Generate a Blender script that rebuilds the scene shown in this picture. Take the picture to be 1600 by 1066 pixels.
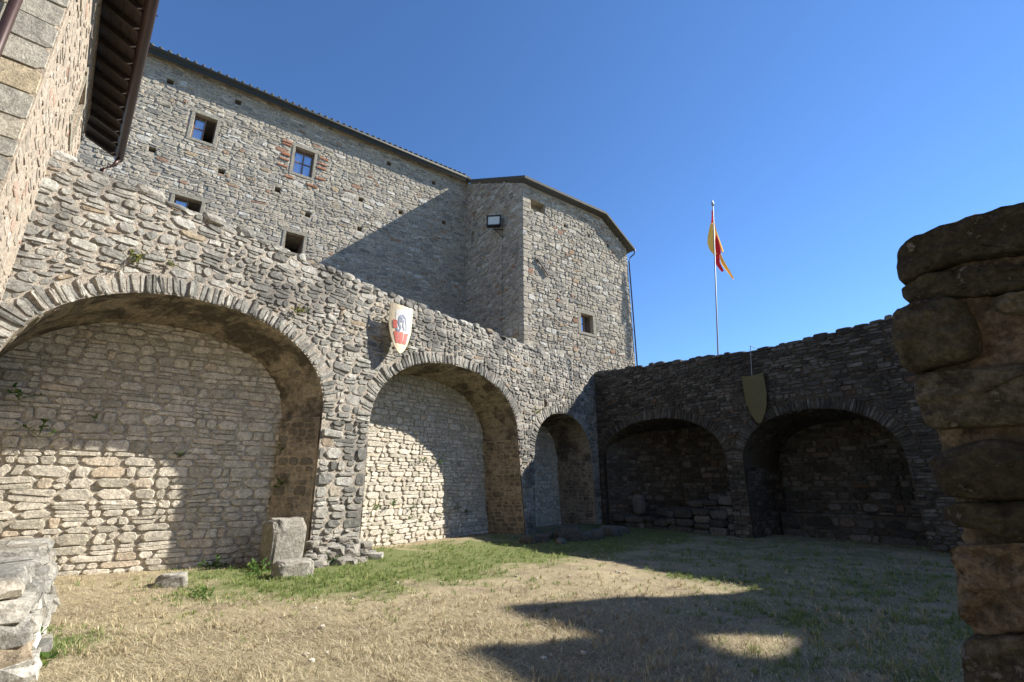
import bpy, bmesh, math, random
import numpy as np
from mathutils import Vector, noise
for o in list(bpy.data.objects): bpy.data.objects.remove(o)
SC = bpy.context.scene; COL = SC.collection
rad = math.radians
# ---------------------------------------------------------------- camera, sky, sun, exposure
F, PITCH, HC = 740.0, rad(16.9), 1.6
cam = bpy.data.cameras.new('camera'); co = bpy.data.objects.new('camera', cam); COL.objects.link(co)
co.location = (0, 0, HC); co.rotation_euler = (rad(90) + PITCH, 0, 0)
cam.sensor_width = 36; cam.lens = 36 * F / 1600; cam.clip_start = .05; cam.clip_end = 3000
SC.camera = co
SX, SY = 1.30, .332                                    # horizontal run of the sunlight for one metre of fall
SUN = Vector((SX, SY, 1.0)).normalized()          # towards the sun
el = math.asin(SUN.z)
w = bpy.data.worlds.new('World'); SC.world = w; w.use_nodes = True
nt = w.node_tree; sky = nt.nodes.new('ShaderNodeTexSky'); sky.sky_type = 'NISHITA'; sky.sun_disc = False
sky.sun_elevation = el; sky.sun_rotation = math.atan2(SUN.x, SUN.y); sky.altitude = 800; sky.air_density = 1.0
sky.dust_density = 0; sky.ozone_density = 2.5
bg = nt.nodes['Background']; bg.inputs[1].default_value = .055
tint = nt.nodes.new('ShaderNodeMix'); tint.data_type = 'RGBA'; tint.blend_type = 'MULTIPLY'; tint.inputs[0].default_value = 1; tint.inputs[7].default_value = (.95, 1.32, 1.72, 1)   # deep blue mountain air, the same all round
nt.links.new(sky.outputs[0], tint.inputs[6]); nt.links.new(tint.outputs[2], bg.inputs[0])
sl = bpy.data.lights.new('sun', 'SUN'); sl.energy = 5; sl.angle = rad(.53); sl.color = (1, .945, .86)
so = bpy.data.objects.new('sun', sl); COL.objects.link(so); so.rotation_euler = SUN.to_track_quat('Z', 'Y').to_euler()
so.location = (30, 8, 40)
SC.cycles.diffuse_bounces = 2
SC.view_settings.view_transform = 'Standard'; SC.view_settings.look = 'None'
SC.view_settings.exposure = 1.15; SC.view_settings.gamma = 1; SC.view_settings.use_curve_mapping = False

# ---------------------------------------------------------------- pixel -> place helpers (photo 1600 x 1066)
def ray(px, py):
    x = (px - 800) / F; y = -(py - 533) / F
    return np.array([x, math.cos(PITCH) - math.sin(PITCH) * y, math.sin(PITCH) + math.cos(PITCH) * y])
def ground(px, py, z=0.):
    r = ray(px, py); s = (z - HC) / r[2]; return np.array([0, 0, HC]) + s * r
def onplane(px, py, p, d):
    n = np.array([-d[1], d[0], 0]); r = ray(px, py); o = np.array([0, 0, HC])
    s = ((np.array([p[0], p[1], 0]) - o) @ n) / (r @ n); q = o + s * r
    return (q[0] - p[0]) * d[0] + (q[1] - p[1]) * d[1], q[2]
def project(p):
    y = p[1] * math.cos(PITCH) + (p[2] - HC) * math.sin(PITCH)
    v = -p[1] * math.sin(PITCH) + (p[2] - HC) * math.cos(PITCH)
    if y < .1: return None
    return 800 + F * p[0] / y, 533 - F * v / y, y
def V2(*a): return np.array(a, float)
# plan frames
A0 = V2(-3.34, 12.23); AD = V2(.6273, .7787); AN = V2(-.7787, .6273)      # arcade wall; AN runs into the wall
RC = A0 + 11.3 * AD; RD = V2(.62, -.7846); RN = V2(.7846, .62)            # right-hand wall; RN runs into the wall
T0 = V2(.48, 19.66); FD = V2(.816, .578); FN = V2(-.578, .816)            # tower front
F0 = T0 + 5.4 * FN                                                        # main facade starts at the tower
J0 = A0 - 7.07 * AD; LD = V2(-.682, .731); LN = V2(-.731, -.682)          # side of the left house; LN into the wall
K0 = J0 - 2.6 * LD                                                        # its near corner

# ---------------------------------------------------------------- materials
def mat(name): m = bpy.data.materials.new(name); m.use_nodes = True; return m, m.node_tree, m.node_tree.nodes['Principled BSDF']
def nd(t, k, **kw):
    n = t.nodes.new(k)
    for a, b in kw.items(): setattr(n, a, b)
    return n
def ramp(t, stops):
    r = nd(t, 'ShaderNodeValToRGB'); e = r.color_ramp.elements
    while len(e) < len(stops): e.new(.5)
    for x, (p, c) in zip(e, stops): x.position = p; x.color = (*c, 1)
    return r
def noise_n(t, scale, detail=5, rough=.6, vec=None):
    n = nd(t, 'ShaderNodeTexNoise'); n.inputs['Scale'].default_value = scale; n.inputs['Detail'].default_value = detail
    n.inputs['Roughness'].default_value = rough
    if vec: t.links.new(vec, n.inputs['Vector'])
    return n
def mix(t, kind, fac, a, b):
    m = nd(t, 'ShaderNodeMix', data_type='RGBA', blend_type=kind)
    for s, v in ((m.inputs[0], fac), (m.inputs[6], a), (m.inputs[7], b)):
        if isinstance(v, bpy.types.NodeSocket): t.links.new(v, s)
        elif isinstance(v, (int, float)): s.default_value = v
        else: s.default_value = (*v, 1)
    return m.outputs[2]
def stone_mat(name, stops, blotch=None, blotch_col=(.08, .078, .072), bs=.9, thr=(.5, .62), lichen=None, bump=.6, fine=22):
    m, t, b = mat(name); g = nd(t, 'ShaderNodeNewGeometry'); pos = g.outputs['Position']
    if len(stops) > 1:
        at = nd(t, 'ShaderNodeAttribute', attribute_name='rnd'); r = ramp(t, stops); t.links.new(at.outputs['Fac'], r.inputs[0]); c = r.outputs[0]
    else:
        c = mix(t, 'MIX', 0., stops[0][1], stops[0][1])
    n1 = noise_n(t, 11, 8, .72, pos); r1 = ramp(t, [(.3, (.5, .5, .5)), (.7, (1.38, 1.36, 1.32))]); t.links.new(n1.outputs[0], r1.inputs[0])
    c = mix(t, 'MULTIPLY', 1., c, r1.outputs[0])
    n2 = noise_n(t, 45, 4, .7, pos); r2 = ramp(t, [(.34, (.5, .5, .5)), (.66, (1.35, 1.35, 1.35))]); t.links.new(n2.outputs[0], r2.inputs[0])
    c = mix(t, 'MULTIPLY', .7, c, r2.outputs[0])
    if blotch:
        n3 = noise_n(t, bs, 6, .62, pos); r3 = ramp(t, [(thr[0], (0, 0, 0)), (thr[1], (1, 1, 1))]); t.links.new(n3.outputs[0], r3.inputs[0])
        mu = nd(t, 'ShaderNodeMath', operation='MULTIPLY'); t.links.new(r3.outputs[0], mu.inputs[0]); mu.inputs[1].default_value = blotch
        c = mix(t, 'MIX', mu.outputs[0], c, blotch_col)
    if lichen:
        n4 = noise_n(t, 9, 5, .75, pos); r4 = ramp(t, [(.6, (0, 0, 0)), (.68, (1, 1, 1))]); t.links.new(n4.outputs[0], r4.inputs[0])
        mu = nd(t, 'ShaderNodeMath', operation='MULTIPLY'); t.links.new(r4.outputs[0], mu.inputs[0]); mu.inputs[1].default_value = lichen
        c = mix(t, 'MIX', mu.outputs[0], c, (.5, .49, .45))
    t.links.new(c, b.inputs['Base Color']); b.inputs['Roughness'].default_value = .93; b.inputs['Specular IOR Level'].default_value = .15
    nb = noise_n(t, fine, 8, .7, pos); bp = nd(t, 'ShaderNodeBump'); bp.inputs['Strength'].default_value = bump; bp.inputs['Distance'].default_value = .03
    t.links.new(nb.outputs[0], bp.inputs['Height']); t.links.new(bp.outputs[0], b.inputs['Normal'])
    return m
def plain(name, col, rough=.6, metal=0., var=.25, scale=12, bump=.15):
    m, t, b = mat(name); g = nd(t, 'ShaderNodeNewGeometry'); n = noise_n(t, scale, 5, .65, g.outputs['Position'])
    r = ramp(t, [(.3, tuple(x * (1 - var) for x in col)), (.7, tuple(min(1, x * (1 + var)) for x in col))]); t.links.new(n.outputs[0], r.inputs[0])
    t.links.new(r.outputs[0], b.inputs['Base Color']); b.inputs['Roughness'].default_value = rough; b.inputs['Metallic'].default_value = metal
    bp = nd(t, 'ShaderNodeBump'); bp.inputs['Strength'].default_value = bump; bp.inputs['Distance'].default_value = .01
    t.links.new(n.outputs[0], bp.inputs['Height']); t.links.new(bp.outputs[0], b.inputs['Normal'])
    return m
G = lambda v, wm=1.: (v * 1.02 * wm, v, v * .9 / wm)
M = {}
M['arc'] = stone_mat('weathered_grey_stone', [(0, G(0.144)), (.2, G(0.231)), (.45, G(0.299)), (.7, G(0.366, 1.03)), (.93, G(0.444)), (.97, (0.347, 0.279, 0.193)), (1, (0.289, 0.231, 0.174))], .75, (.085, .083, .078), .8, (.5, .66), .5)
M['arcm'] = stone_mat('grey_lime_mortar', [(0, (0.399, 0.354, 0.293))], .7, (.11, .105, .095), .8, (.5, .66), None, .9, 30)
M['fac'] = stone_mat('beige_rubble_stone', [(0, G(0.250, 1.04)), (.25, G(0.353, 1.05)), (.5, (0.427, 0.384, 0.301)), (.8, (0.492, 0.445, 0.361)), (.945, G(0.575)), (.965, (0.417, 0.343, 0.232)), (.985, (0.371, 0.250, 0.167)), (1, (0.334, 0.195, 0.129))], .3, (.2, .19, .17), .6, (.5, .7), .2)
M['facm'] = stone_mat('beige_mortar', [(0, (0.443, 0.396, 0.316))], .25, (.25, .23, .2), .6, (.5, .7), None, .9, 30)
M['nic'] = stone_mat('pale_coursed_stone', [(0, (0.456, 0.422, 0.342)), (.4, (0.593, 0.547, 0.456)), (.9, (0.707, 0.650, 0.547)), (1, (0.616, 0.513, 0.388))], .25, (.2, .19, .17), 1.0, (.5, .68), .15)
M['nicm'] = stone_mat('pale_mortar', [(0, (0.532, 0.476, 0.389))], .2, (.3, .27, .22), 1.0, (.5, .7), None, .9, 30)
M['rgt'] = stone_mat('shade_darkened_slab_stone', [(0, G(0.048)), (.3, G(0.080)), (.7, G(0.120)), (.94, G(0.176)), (1, (0.136, 0.088, 0.056))], .6, (.04, .038, .034), .7, (.48, .64), .25)  # grey slabs darkened so the colour carries the wall's deep shade
M['rgtm'] = stone_mat('shade_darkened_mortar', [(0, (0.096, 0.084, 0.064))], .6, (.045, .042, .037), .7, (.48, .64), None, .9, 30)  # mortar darkened with them, shade put into the colour
M['hou'] = stone_mat('pinkish_rubble_stone', [(0, (0.305, 0.269, 0.224)), (.5, (0.413, 0.359, 0.287)), (.85, (0.467, 0.422, 0.359)), (1, (0.404, 0.251, 0.179))], .15, (.25, .22, .18), 1.2, (.5, .7), .2)
M['houm'] = stone_mat('pinkish_mortar', [(0, (0.468, 0.396, 0.314))], .15, (.33, .28, .22), 1.5, (.5, .7), None, 1., 26)
M['quo'] = stone_mat('dressed_sandstone', [(0, (0.313, 0.304, 0.267)), (.5, (0.386, 0.368, 0.313)), (.85, (0.432, 0.405, 0.340)), (1, (0.460, 0.377, 0.248))], .15, (.25, .24, .22), 2, (.5, .7), None, .5, 40)
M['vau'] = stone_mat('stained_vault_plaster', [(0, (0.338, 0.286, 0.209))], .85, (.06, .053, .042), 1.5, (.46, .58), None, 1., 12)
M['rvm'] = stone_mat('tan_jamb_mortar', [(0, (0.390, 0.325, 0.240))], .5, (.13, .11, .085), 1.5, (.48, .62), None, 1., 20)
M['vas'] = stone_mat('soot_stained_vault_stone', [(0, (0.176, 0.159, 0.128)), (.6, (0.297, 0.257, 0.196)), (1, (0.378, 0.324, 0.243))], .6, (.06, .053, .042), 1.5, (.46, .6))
M['blk'] = stone_mat('rough_quarried_stone', [(0, (0.224, 0.208, 0.176)), (1, (0.336, 0.320, 0.280))], .45, (.15, .13, .1), 4, (.47, .62), .3, 1., 16)
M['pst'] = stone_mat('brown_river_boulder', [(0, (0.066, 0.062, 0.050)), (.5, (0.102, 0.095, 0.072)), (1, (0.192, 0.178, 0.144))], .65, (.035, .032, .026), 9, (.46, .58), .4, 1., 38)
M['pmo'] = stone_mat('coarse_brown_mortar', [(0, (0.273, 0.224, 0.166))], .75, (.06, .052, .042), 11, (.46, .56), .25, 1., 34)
M['lin'] = stone_mat('grey_sandstone_frame', [(0, (0.328, 0.305, 0.246))], .15, (.25, .23, .2), 3, (.5, .7), None, .4, 40)
M['bri'] = stone_mat('red_brick', [(0, (.36, .16, .09)), (1, (.45, .22, .13))], .2, (.3, .25, .2), 8, (.5, .7))
M['wood'] = plain('dark_brown_timber', (.035, .022, .015), .7, 0, .5, 18)
M['frame'] = plain('weathered_window_timber', (.16, .105, .07), .6, 0, .3, 20)
M['gut'] = plain('brown_painted_metal', (.055, .03, .025), .4, .3, .2, 6)
M['tile'] = plain('lichened_roof_slate', (.075, .072, .056), .85, 0, .4, 8, .6)
M['iron'] = plain('rusty_dark_iron', (.018, .014, .012), .7, 0, .4, 20)
M['steel'] = plain('grey_pole_metal', (.3, .31, .33), .55, .2, .1, 5)
M['eave'] = plain('dark_weathered_gutter', (.035, .036, .028), .7, 0, .3, 10)
M['dark'] = plain('painted_room_darkness', (.03, .026, .022), .9, 0, .2)  # near-black colour paints the darkness inside the windows
M['curt'] = plain('white_curtain_cloth', (.75, .78, .85), .9, 0, .1)
M['lamp'] = plain('pale_lamp_glass', (.62, .62, .55), .2, 0, .06)
M['cream'] = plain('cream_shield_paint', (.66, .55, .37), .55, 0, .22, 14)
M['white'] = plain('whitish_shield_paint', (.62, .6, .56), .6, 0, .15, 20)
M['red'] = plain('faded_red_paint', (.55, .11, .075), .6, 0, .2, 20)
M['blue'] = plain('grey_blue_paint', (.22, .25, .32), .6, 0, .3, 20)
M['olive'] = plain('olive_shield_paint', (.095, .085, .03), .6, 0, .1, 6)
def cloth(name, col):
    m, t, b = mat(name); b.inputs['Base Color'].default_value = (*col, 1); b.inputs['Roughness'].default_value = .8
    tr = nd(t, 'ShaderNodeBsdfTranslucent'); tr.inputs[0].default_value = (*col, 1); mx = nd(t, 'ShaderNodeMixShader'); mx.inputs[0].default_value = .4
    t.links.new(b.outputs[0], mx.inputs[1]); t.links.new(tr.outputs[0], mx.inputs[2]); t.links.new(mx.outputs[0], t.nodes['Material Output'].inputs[0]); return m
M['fred'] = cloth('red_flag_cloth', (.62, .02, .03)); M['fyel'] = cloth('yellow_flag_cloth', (.8, .5, .1))
def glass():
    m, t, b = mat('window_glass'); gl = nd(t, 'ShaderNodeBsdfGlossy'); gl.inputs['Roughness'].default_value = .03; gl.inputs[0].default_value = (.9, .93, 1, 1)
    tr = nd(t, 'ShaderNodeBsdfTransparent'); mx = nd(t, 'ShaderNodeMixShader'); mx.inputs[0].default_value = .55
    t.links.new(gl.outputs[0], mx.inputs[2]); t.links.new(tr.outputs[0], mx.inputs[1]); t.links.new(mx.outputs[0], t.nodes['Material Output'].inputs[0]); return m
M['glass'] = glass()
def leafm(name, stops, transl=.35):
    m, t, b = mat(name); at = nd(t, 'ShaderNodeAttribute', attribute_name='rnd'); r = ramp(t, stops); t.links.new(at.outputs['Fac'], r.inputs[0])
    t.links.new(r.outputs[0], b.inputs['Base Color']); b.inputs['Roughness'].default_value = .65; b.inputs['Specular IOR Level'].default_value = .25
    tr = nd(t, 'ShaderNodeBsdfTranslucent'); t.links.new(r.outputs[0], tr.inputs[0]); mx = nd(t, 'ShaderNodeMixShader'); mx.inputs[0].default_value = transl
    t.links.new(b.outputs[0], mx.inputs[1]); t.links.new(tr.outputs[0], mx.inputs[2]); t.links.new(mx.outputs[0], t.nodes['Material Output'].inputs[0]); return m
M['leaf'] = leafm('green_leaf', [(0, (.05, .11, .02)), (.6, (.09, .17, .035)), (1, (.2, .24, .06))])
M['leafy'] = leafm('yellowing_leaf', [(0, (.09, .13, .03)), (.5, (.2, .22, .06)), (1, (.42, .33, .1))])
M['grass'] = leafm('green_grass', [(0, (.09, .15, .035)), (.4, (.17, .245, .065)), (.7, (.28, .32, .11)), (1, (.48, .42, .22))])
M['straw'] = leafm('dry_straw', [(0, (.2, .16, .09)), (.4, (.41, .34, .205)), (.8, (.56, .48, .31)), (1, (.68, .61, .44))], .2)

# ---------------------------------------------------------------- scene tree helpers
def tag(o, label, cat, group=None):
    o['label'] = label; o['category'] = cat
    if group: o['group'] = group
    return o
def thing(name, label, cat, loc=(0, 0, 0), group=None):
    o = bpy.data.objects.new(name, None); COL.objects.link(o); o.location = loc; o.empty_display_size = .3; o['kind'] = 'thing'
    return tag(o, label, cat, group)
def build(name, verts, faces, mats, parent=None, rnd=None, mi=None, smooth=False, kind=None):
    off = np.array(parent_world(parent)) if parent else np.zeros(3)
    me = bpy.data.meshes.new(name); me.from_pydata((np.asarray(verts, float) - off).tolist(), [], [list(map(int, f)) for f in faces])
    for m in (mats if isinstance(mats, (list, tuple)) else [mats]): me.materials.append(M[m] if isinstance(m, str) else m)
    if mi is not None: me.polygons.foreach_set('material_index', np.asarray(mi, 'i'))
    if rnd is not None:
        a = me.attributes.new('rnd', 'FLOAT', 'POINT'); a.data.foreach_set('value', np.broadcast_to(np.asarray(rnd, 'f'), (len(me.vertices),)).copy())
    if smooth: me.polygons.foreach_set('use_smooth', np.ones(len(me.polygons), bool))
    me.update(); o = bpy.data.objects.new(name, me); COL.objects.link(o)
    if parent: o.parent = parent
    if kind: o['kind'] = kind
    return o
def parent_world(p):
    v = Vector((0, 0, 0))
    while p: v += p.location; p = p.parent
    return v
class MB:
    def __init__(s): s.v = []; s.f = []; s.r = []; s.m = []
    def add(s, v, f, r=.5, m=0):
        b = len(s.v); s.v.extend(map(tuple, v)); s.f.extend([tuple(i + b for i in q) for q in f]); s.r.extend([r] * len(v)); s.m.extend([m] * len(f))
    def box(s, o, ax, ay, az, r=.5, m=0):             # o corner, three edge vectors
        o, ax, ay, az = (np.array(q, float) for q in (o, ax, ay, az)); c = [o, o + ax, o + ax + ay, o + ay]; c += [q + az for q in c]
        s.add(c, [(0, 3, 2, 1), (4, 5, 6, 7), (0, 1, 5, 4), (1, 2, 6, 5), (2, 3, 7, 6), (3, 0, 4, 7)], r, m)
    def tube(s, pts, rr, n=10, m=0, cap=True):
        pts = [Vector(p) for p in pts]; rings = []
        for i, p in enumerate(pts):
            t = (pts[min(i + 1, len(pts) - 1)] - pts[max(i - 1, 0)]).normalized(); a = t.orthogonal().normalized() if abs(t.z) < .99 else Vector((1, 0, 0)); bq = t.cross(a)
            rr_ = rr[i] if isinstance(rr, (list, tuple)) else rr
            rings.append([p + (a * math.cos(k * 2 * math.pi / n) + bq * math.sin(k * 2 * math.pi / n)) * rr_ for k in range(n)])
        f = [(i * n + k, i * n + (k + 1) % n, (i + 1) * n + (k + 1) % n, (i + 1) * n + k) for i in range(len(pts) - 1) for k in range(n)]
        if cap: f += [tuple(range(n))[::-1], tuple(range((len(pts) - 1) * n, len(pts) * n))]
        s.add([tuple(q) for r_ in rings for q in r_], f, .5, m)
    def build(s, name, mats, parent=None, smooth=False, kind=None): return build(name, s.v, s.f, mats, parent, s.r, s.m, smooth, kind)
ICO = {}
def ico(n):
    if n not in ICO:
        bm = bmesh.new(); bmesh.ops.create_icosphere(bm, subdivisions=n, radius=1); bm.verts.ensure_lookup_table()
        ICO[n] = (np.array([v.co[:] for v in bm.verts]), [tuple(v.index for v in f.verts) for f in bm.faces]); bm.free()
    return ICO[n]
def rock(c, size, rz=0, seed=0, sub=2, box=.55, rough=.16, ax=None):
    v, f = ico(sub); q = np.sign(v) * np.abs(v) ** box; q /= np.maximum(1, np.linalg.norm(q, axis=1, keepdims=True) / 1.35)
    for k in range(len(q)):
        p = Vector(v[k] * 1.3 + seed * 7.31); q[k] *= 1 + rough * noise.noise(p) + rough * .6 * noise.noise(p * 2.7)
    q = q * np.array(size) / 2
    if ax is None: ax = (V2(math.cos(rz), math.sin(rz)), V2(-math.sin(rz), math.cos(rz)))
    out = np.zeros_like(q); out[:, :2] = q[:, :1] * ax[0] + q[:, 1:2] * ax[1]; out[:, 2] = q[:, 2]
    return out + np.array(c), f

# ---------------------------------------------------------------- masonry
def clip(poly, nx, ny, c):
    out = []; n = len(poly)
    for i in range(n):
        a = poly[i]; b = poly[(i + 1) % n]; da = nx * a[0] + ny * a[1] - c; db = nx * b[0] + ny * b[1] - c
        if da <= 0: out.append(a)
        if da * db < 0:
            t = da / (da - db); out.append((a[0] + t * (b[0] - a[0]), a[1] + t * (b[1] - a[1])))
    return out
def sep(poly, p):               # separating edge of a convex ccw polygon for an outside point
    best = -1e9; e = None; n = len(poly)
    for i in range(n):
        a = poly[i]; b = poly[(i + 1) % n]; ex, ey = b[0] - a[0], b[1] - a[1]; l = math.hypot(ex, ey)
        if l < 1e-6: continue
        nx, ny = ey / l, -ex / l; s = nx * (p[0] - a[0]) + ny * (p[1] - a[1])
        if s > best: best = s; e = (nx, ny, nx * a[0] + ny * a[1])
    return best, e
class Wall:
    """a walled thing: its stones are collected and split into single parts and one joined rest"""
    def __init__(s, name, label, cat, loc): s.root = thing(name, label, cat, loc); s.st = []
    def stone(s, v, f, r, m, name='stone'):
        c = v.mean(0); p = project(c); sc = 0
        if p and -40 < p[0] < 1640 and -40 < p[1] < 1106: sc = float(np.ptp(v, axis=0).max()) / p[2]
        s.st.append((sc, v, f, r, m, name))
    def finish(s, limit=300):
        keys = sorted({q[4] for q in s.st}); rest = MB(); s.st.sort(key=lambda q: -q[0]); cnt = {}
        for sc, v, f, r, m, name in s.st:
            if cnt.get(name, 0) < limit and sc > 0: cnt[name] = cnt.get(name, 0) + 1; build(name, v, f, m, s.root, r, None, False)
            else: rest.add(v, f, r, keys.index(m))
        if rest.v: rest.build('remaining_stones', keys, s.root, False, 'stuff')
def stone_shape(poly, mp, rng, joint, pr, inner=.8, cut=(.16, .42)):
    cx = sum(p[0] for p in poly) / len(poly); cy = sum(p[1] for p in poly) / len(poly)
    rr = sum(math.hypot(p[0] - cx, p[1] - cy) for p in poly) / len(poly); k = max(.5, 1 - joint / max(rr * .75, .02))
    q = []; n = len(poly); t0 = rng.uniform(*cut); ln = [math.hypot(poly[(i + 1) % n][0] - poly[i][0], poly[(i + 1) % n][1] - poly[i][1]) for i in range(n)]
    for i in range(n):
        a = poly[i]; b = poly[(i + 1) % n]; c0 = (t0 + rng.uniform(0, .08)) * min(ln[i], ln[i - 1] * 1.3) / ln[i]; c1 = (t0 + rng.uniform(0, .08)) * min(ln[i], ln[(i + 1) % n] * 1.3) / ln[i]; c0, c1 = min(c0, .46), min(c1, .46)
        q.append((a[0] + (b[0] - a[0]) * c0, a[1] + (b[1] - a[1]) * c0)); q.append((b[0] - (b[0] - a[0]) * c1, b[1] - (b[1] - a[1]) * c1))
    q = [(cx + (x - cx) * k, cy + (y - cy) * k) for x, y in q]; n = len(q)
    h = rng.uniform(*pr); tx, ty = rng.uniform(-.3, .3) * h / max(rr, .05), rng.uniform(-.3, .3) * h / max(rr, .05)
    v = []
    for sc, hh, jj in ((1., -.03, 0), (.985 - rng.uniform(0, .03), .62 * h, .12), (inner, h, .22)):
        for x, y in q:
            x2, y2 = cx + (x - cx) * sc, cy + (y - cy) * sc
            v.append(mp(x2 + rng.uniform(-1, 1) * jj * .06 * rr, y2 + rng.uniform(-1, 1) * jj * .06 * rr, hh + (tx * (x2 - cx) + ty * (y2 - cy) if hh > 0 else 0) + rng.uniform(-jj, jj) * h))
    v.append(mp(cx, cy, h * rng.uniform(.95, 1.12)))
    f = [(r * n + i, r * n + (i + 1) % n, (r + 1) * n + (i + 1) % n, (r + 1) * n + i) for r in (0, 1) for i in range(n)]
    f += [(2 * n + i, 2 * n + (i + 1) % n, 3 * n) for i in range(n)]
    return np.array(v), f
def masonry(W, mp, u0, u1, z0, z1, L, H, m, seed, openings=(), top=None, pr=(.012, .04), joint=.012, wav=.3, small=.16, rot=.05, inner=.86, gap=.0):
    """rubble laid in wandering courses: every stone its own outline, cut back round the openings"""
    rng = random.Random(seed); rows = [z0]
    while rows[-1] < z1 + H: rows.append(rows[-1] + H * rng.choice((.6, .75, .9, 1., 1.1, 1.3, 1.55)))
    def B(k, u): return rows[k] + wav * H * (noise.noise(Vector((u / (L * 1.7), k * 3.7 + seed, .3))) * 1.5 + .5 * noise.noise(Vector((u / (L * .6), k * 5.1, seed + 9.))))
    for k in range(len(rows) - 1):
        u = u0 - rng.uniform(0, L); e = (0., 0.)
        while u < u1:
            l = L * rng.choice((.4, .55, .7, .85, 1., 1.2, 1.45, 1.7)); x1 = u + l; e1 = (rng.uniform(-.16, .16) * H * 1.6, rng.uniform(-.16, .16) * H * 1.6)
            mid = u + l * rng.uniform(.35, .65)
            bl, bm, br = (u + e[0], B(k, u)), (mid, B(k, mid)), (x1 + e1[0], B(k, x1)); tl, tm, tr = (u + e[1], B(k + 1, u)), (mid, B(k + 1, mid)), (x1 + e1[1], B(k + 1, x1))
            hh = tm[1] - bm[1]; polys = []
            if hh > .75 * H and rng.random() < small:
                f0, f1 = rng.uniform(.3, .7), rng.uniform(.3, .7); lp = lambda a_, b_, t: (a_[0] + (b_[0] - a_[0]) * t, a_[1] + (b_[1] - a_[1]) * t); sl, sr = lp(bl, tl, f0), lp(br, tr, f1); polys = [[bl, bm, br, sr, sl], [sl, sr, tr, tm, tl]]
            elif l > L and rng.random() < small: 
                cx = u + l * rng.uniform(.3, .7); polys = [[bl, (cx - .01, B(k, cx)), (cx + .02, B(k + 1, cx)), tl], [(cx - .01, B(k, cx)), br, tr, (cx + .02, B(k + 1, cx))]]
            else: polys = [[bl, bm, br, tr, tm, tl]]
            u = x1; e = e1
            for poly in polys:
                if rng.random() < gap: continue
                cx = sum(p[0] for p in poly) / len(poly); cy = sum(p[1] for p in poly) / len(poly); s = (cx, cy)
                if cy < z0 - .2 or cy > z1 or not (u0 < cx < u1) or (top and cy > top(cx) - .02): continue
                refs = [s if sep(o, s)[0] >= 0 else max(poly, key=lambda p: sep(o, p)[0]) for o in openings]
                if any(sep(o, p)[0] < .07 for o, p in zip(openings, refs) if p is not s): continue
                a_ = rng.uniform(-rot, rot); ca, sa = math.cos(a_), math.sin(a_); q1, q2 = rng.uniform(.9, 1.01), rng.uniform(.88, 1.01)
                poly = [(cx + ((x - cx) * ca - (y - cy) * sa) * q1, cy + ((x - cx) * sa + (y - cy) * ca) * q2) for x, y in poly]
                for o, rp in zip(openings, refs):
                    dd, ed = sep(o, rp)
                    if dd < 2 * L: poly = clip(poly, -ed[0], -ed[1], -ed[2])
                    if len(poly) < 3: break
                for c3 in ((1, 0, u1), (-1, 0, -u0), (0, 1, min(z1, top(cx)) if top else z1)):
                    if len(poly) >= 3: poly = clip(poly, *c3)
                if len(poly) < 3: continue
                kv = [poly[i] for i in range(len(poly)) if math.hypot(poly[i][0] - poly[i - 1][0], poly[i][1] - poly[i - 1][1]) > .012]
                if len(kv) < 3: continue
                if abs(sum(kv[i - 1][0] * kv[i][1] - kv[i][0] * kv[i - 1][1] for i in range(len(kv)))) / 2 < .0025: continue
                v, f = stone_shape(kv, mp, rng, joint, pr, inner); W.stone(v, f, rng.random(), m)
def flat(P, D, N):               # (u, z, h) -> world; h leaves the wall, N points into it
    return lambda u, z, h=0.: (P[0] + D[0] * u - N[0] * h, P[1] + D[1] * u - N[1] * h, z)
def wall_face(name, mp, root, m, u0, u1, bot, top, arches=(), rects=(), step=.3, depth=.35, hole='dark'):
    us = set(np.linspace(u0, u1, max(2, int((u1 - u0) / step))).round(4))
    for a in arches: us |= {round(p[0], 4) for p in a if u0 <= p[0] <= u1}
    for r in rects: us |= {round(r[0], 4), round(r[1], 4)}
    us = sorted(us); mb = MB()
    def low(u, mid):
        for a in arches:
            x0, x1 = min(p[0] for p in a), max(p[0] for p in a)
            if x0 < mid < x1:
                hi = sorted((p for p in a), key=lambda p: p[0]); best = None
                n = len(a)
                for i in range(n):
                    p, q = a[i], a[(i + 1) % n]
                    if abs(p[0] - q[0]) > 1e-6 and min(p[0], q[0]) - 1e-6 <= u <= max(p[0], q[0]) + 1e-6:
                        zz = p[1] + (q[1] - p[1]) * (u - p[0]) / (q[0] - p[0]); best = zz if best is None else max(best, zz)
                return best
        return bot(u)
    for a, b in zip(us, us[1:]):
        mid = (a + b) / 2; l0, l1 = low(a, mid), low(b, mid); t0, t1 = top(a), top(b)
        cuts = sorted((r[2], r[3]) for r in rects if r[0] < mid < r[1]); cur = (l0, l1)
        for c in cuts:
            mb.add([mp(a, cur[0]), mp(b, cur[1]), mp(b, c[0]), mp(a, c[0])], [(0, 1, 2, 3)]); cur = (c[1], c[1])
        mb.add([mp(a, cur[0]), mp(b, cur[1]), mp(b, t1), mp(a, t0)], [(0, 1, 2, 3)])
    o = mb.build(name, m, root)
    for r in rects:
        dp = r[4] if len(r) > 4 else depth; q = MB(); c = [(r[0], r[2]), (r[1], r[2]), (r[1], r[3]), (r[0], r[3])]
        q.add([mp(x, z, 0) for x, z in c] + [mp(x, z, -dp) for x, z in c], [(0, 1, 5, 4), (1, 2, 6, 5), (2, 3, 7, 6), (3, 0, 4, 7)], .5, 0)
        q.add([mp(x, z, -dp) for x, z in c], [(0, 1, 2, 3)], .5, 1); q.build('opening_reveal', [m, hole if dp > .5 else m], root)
    return o
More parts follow.
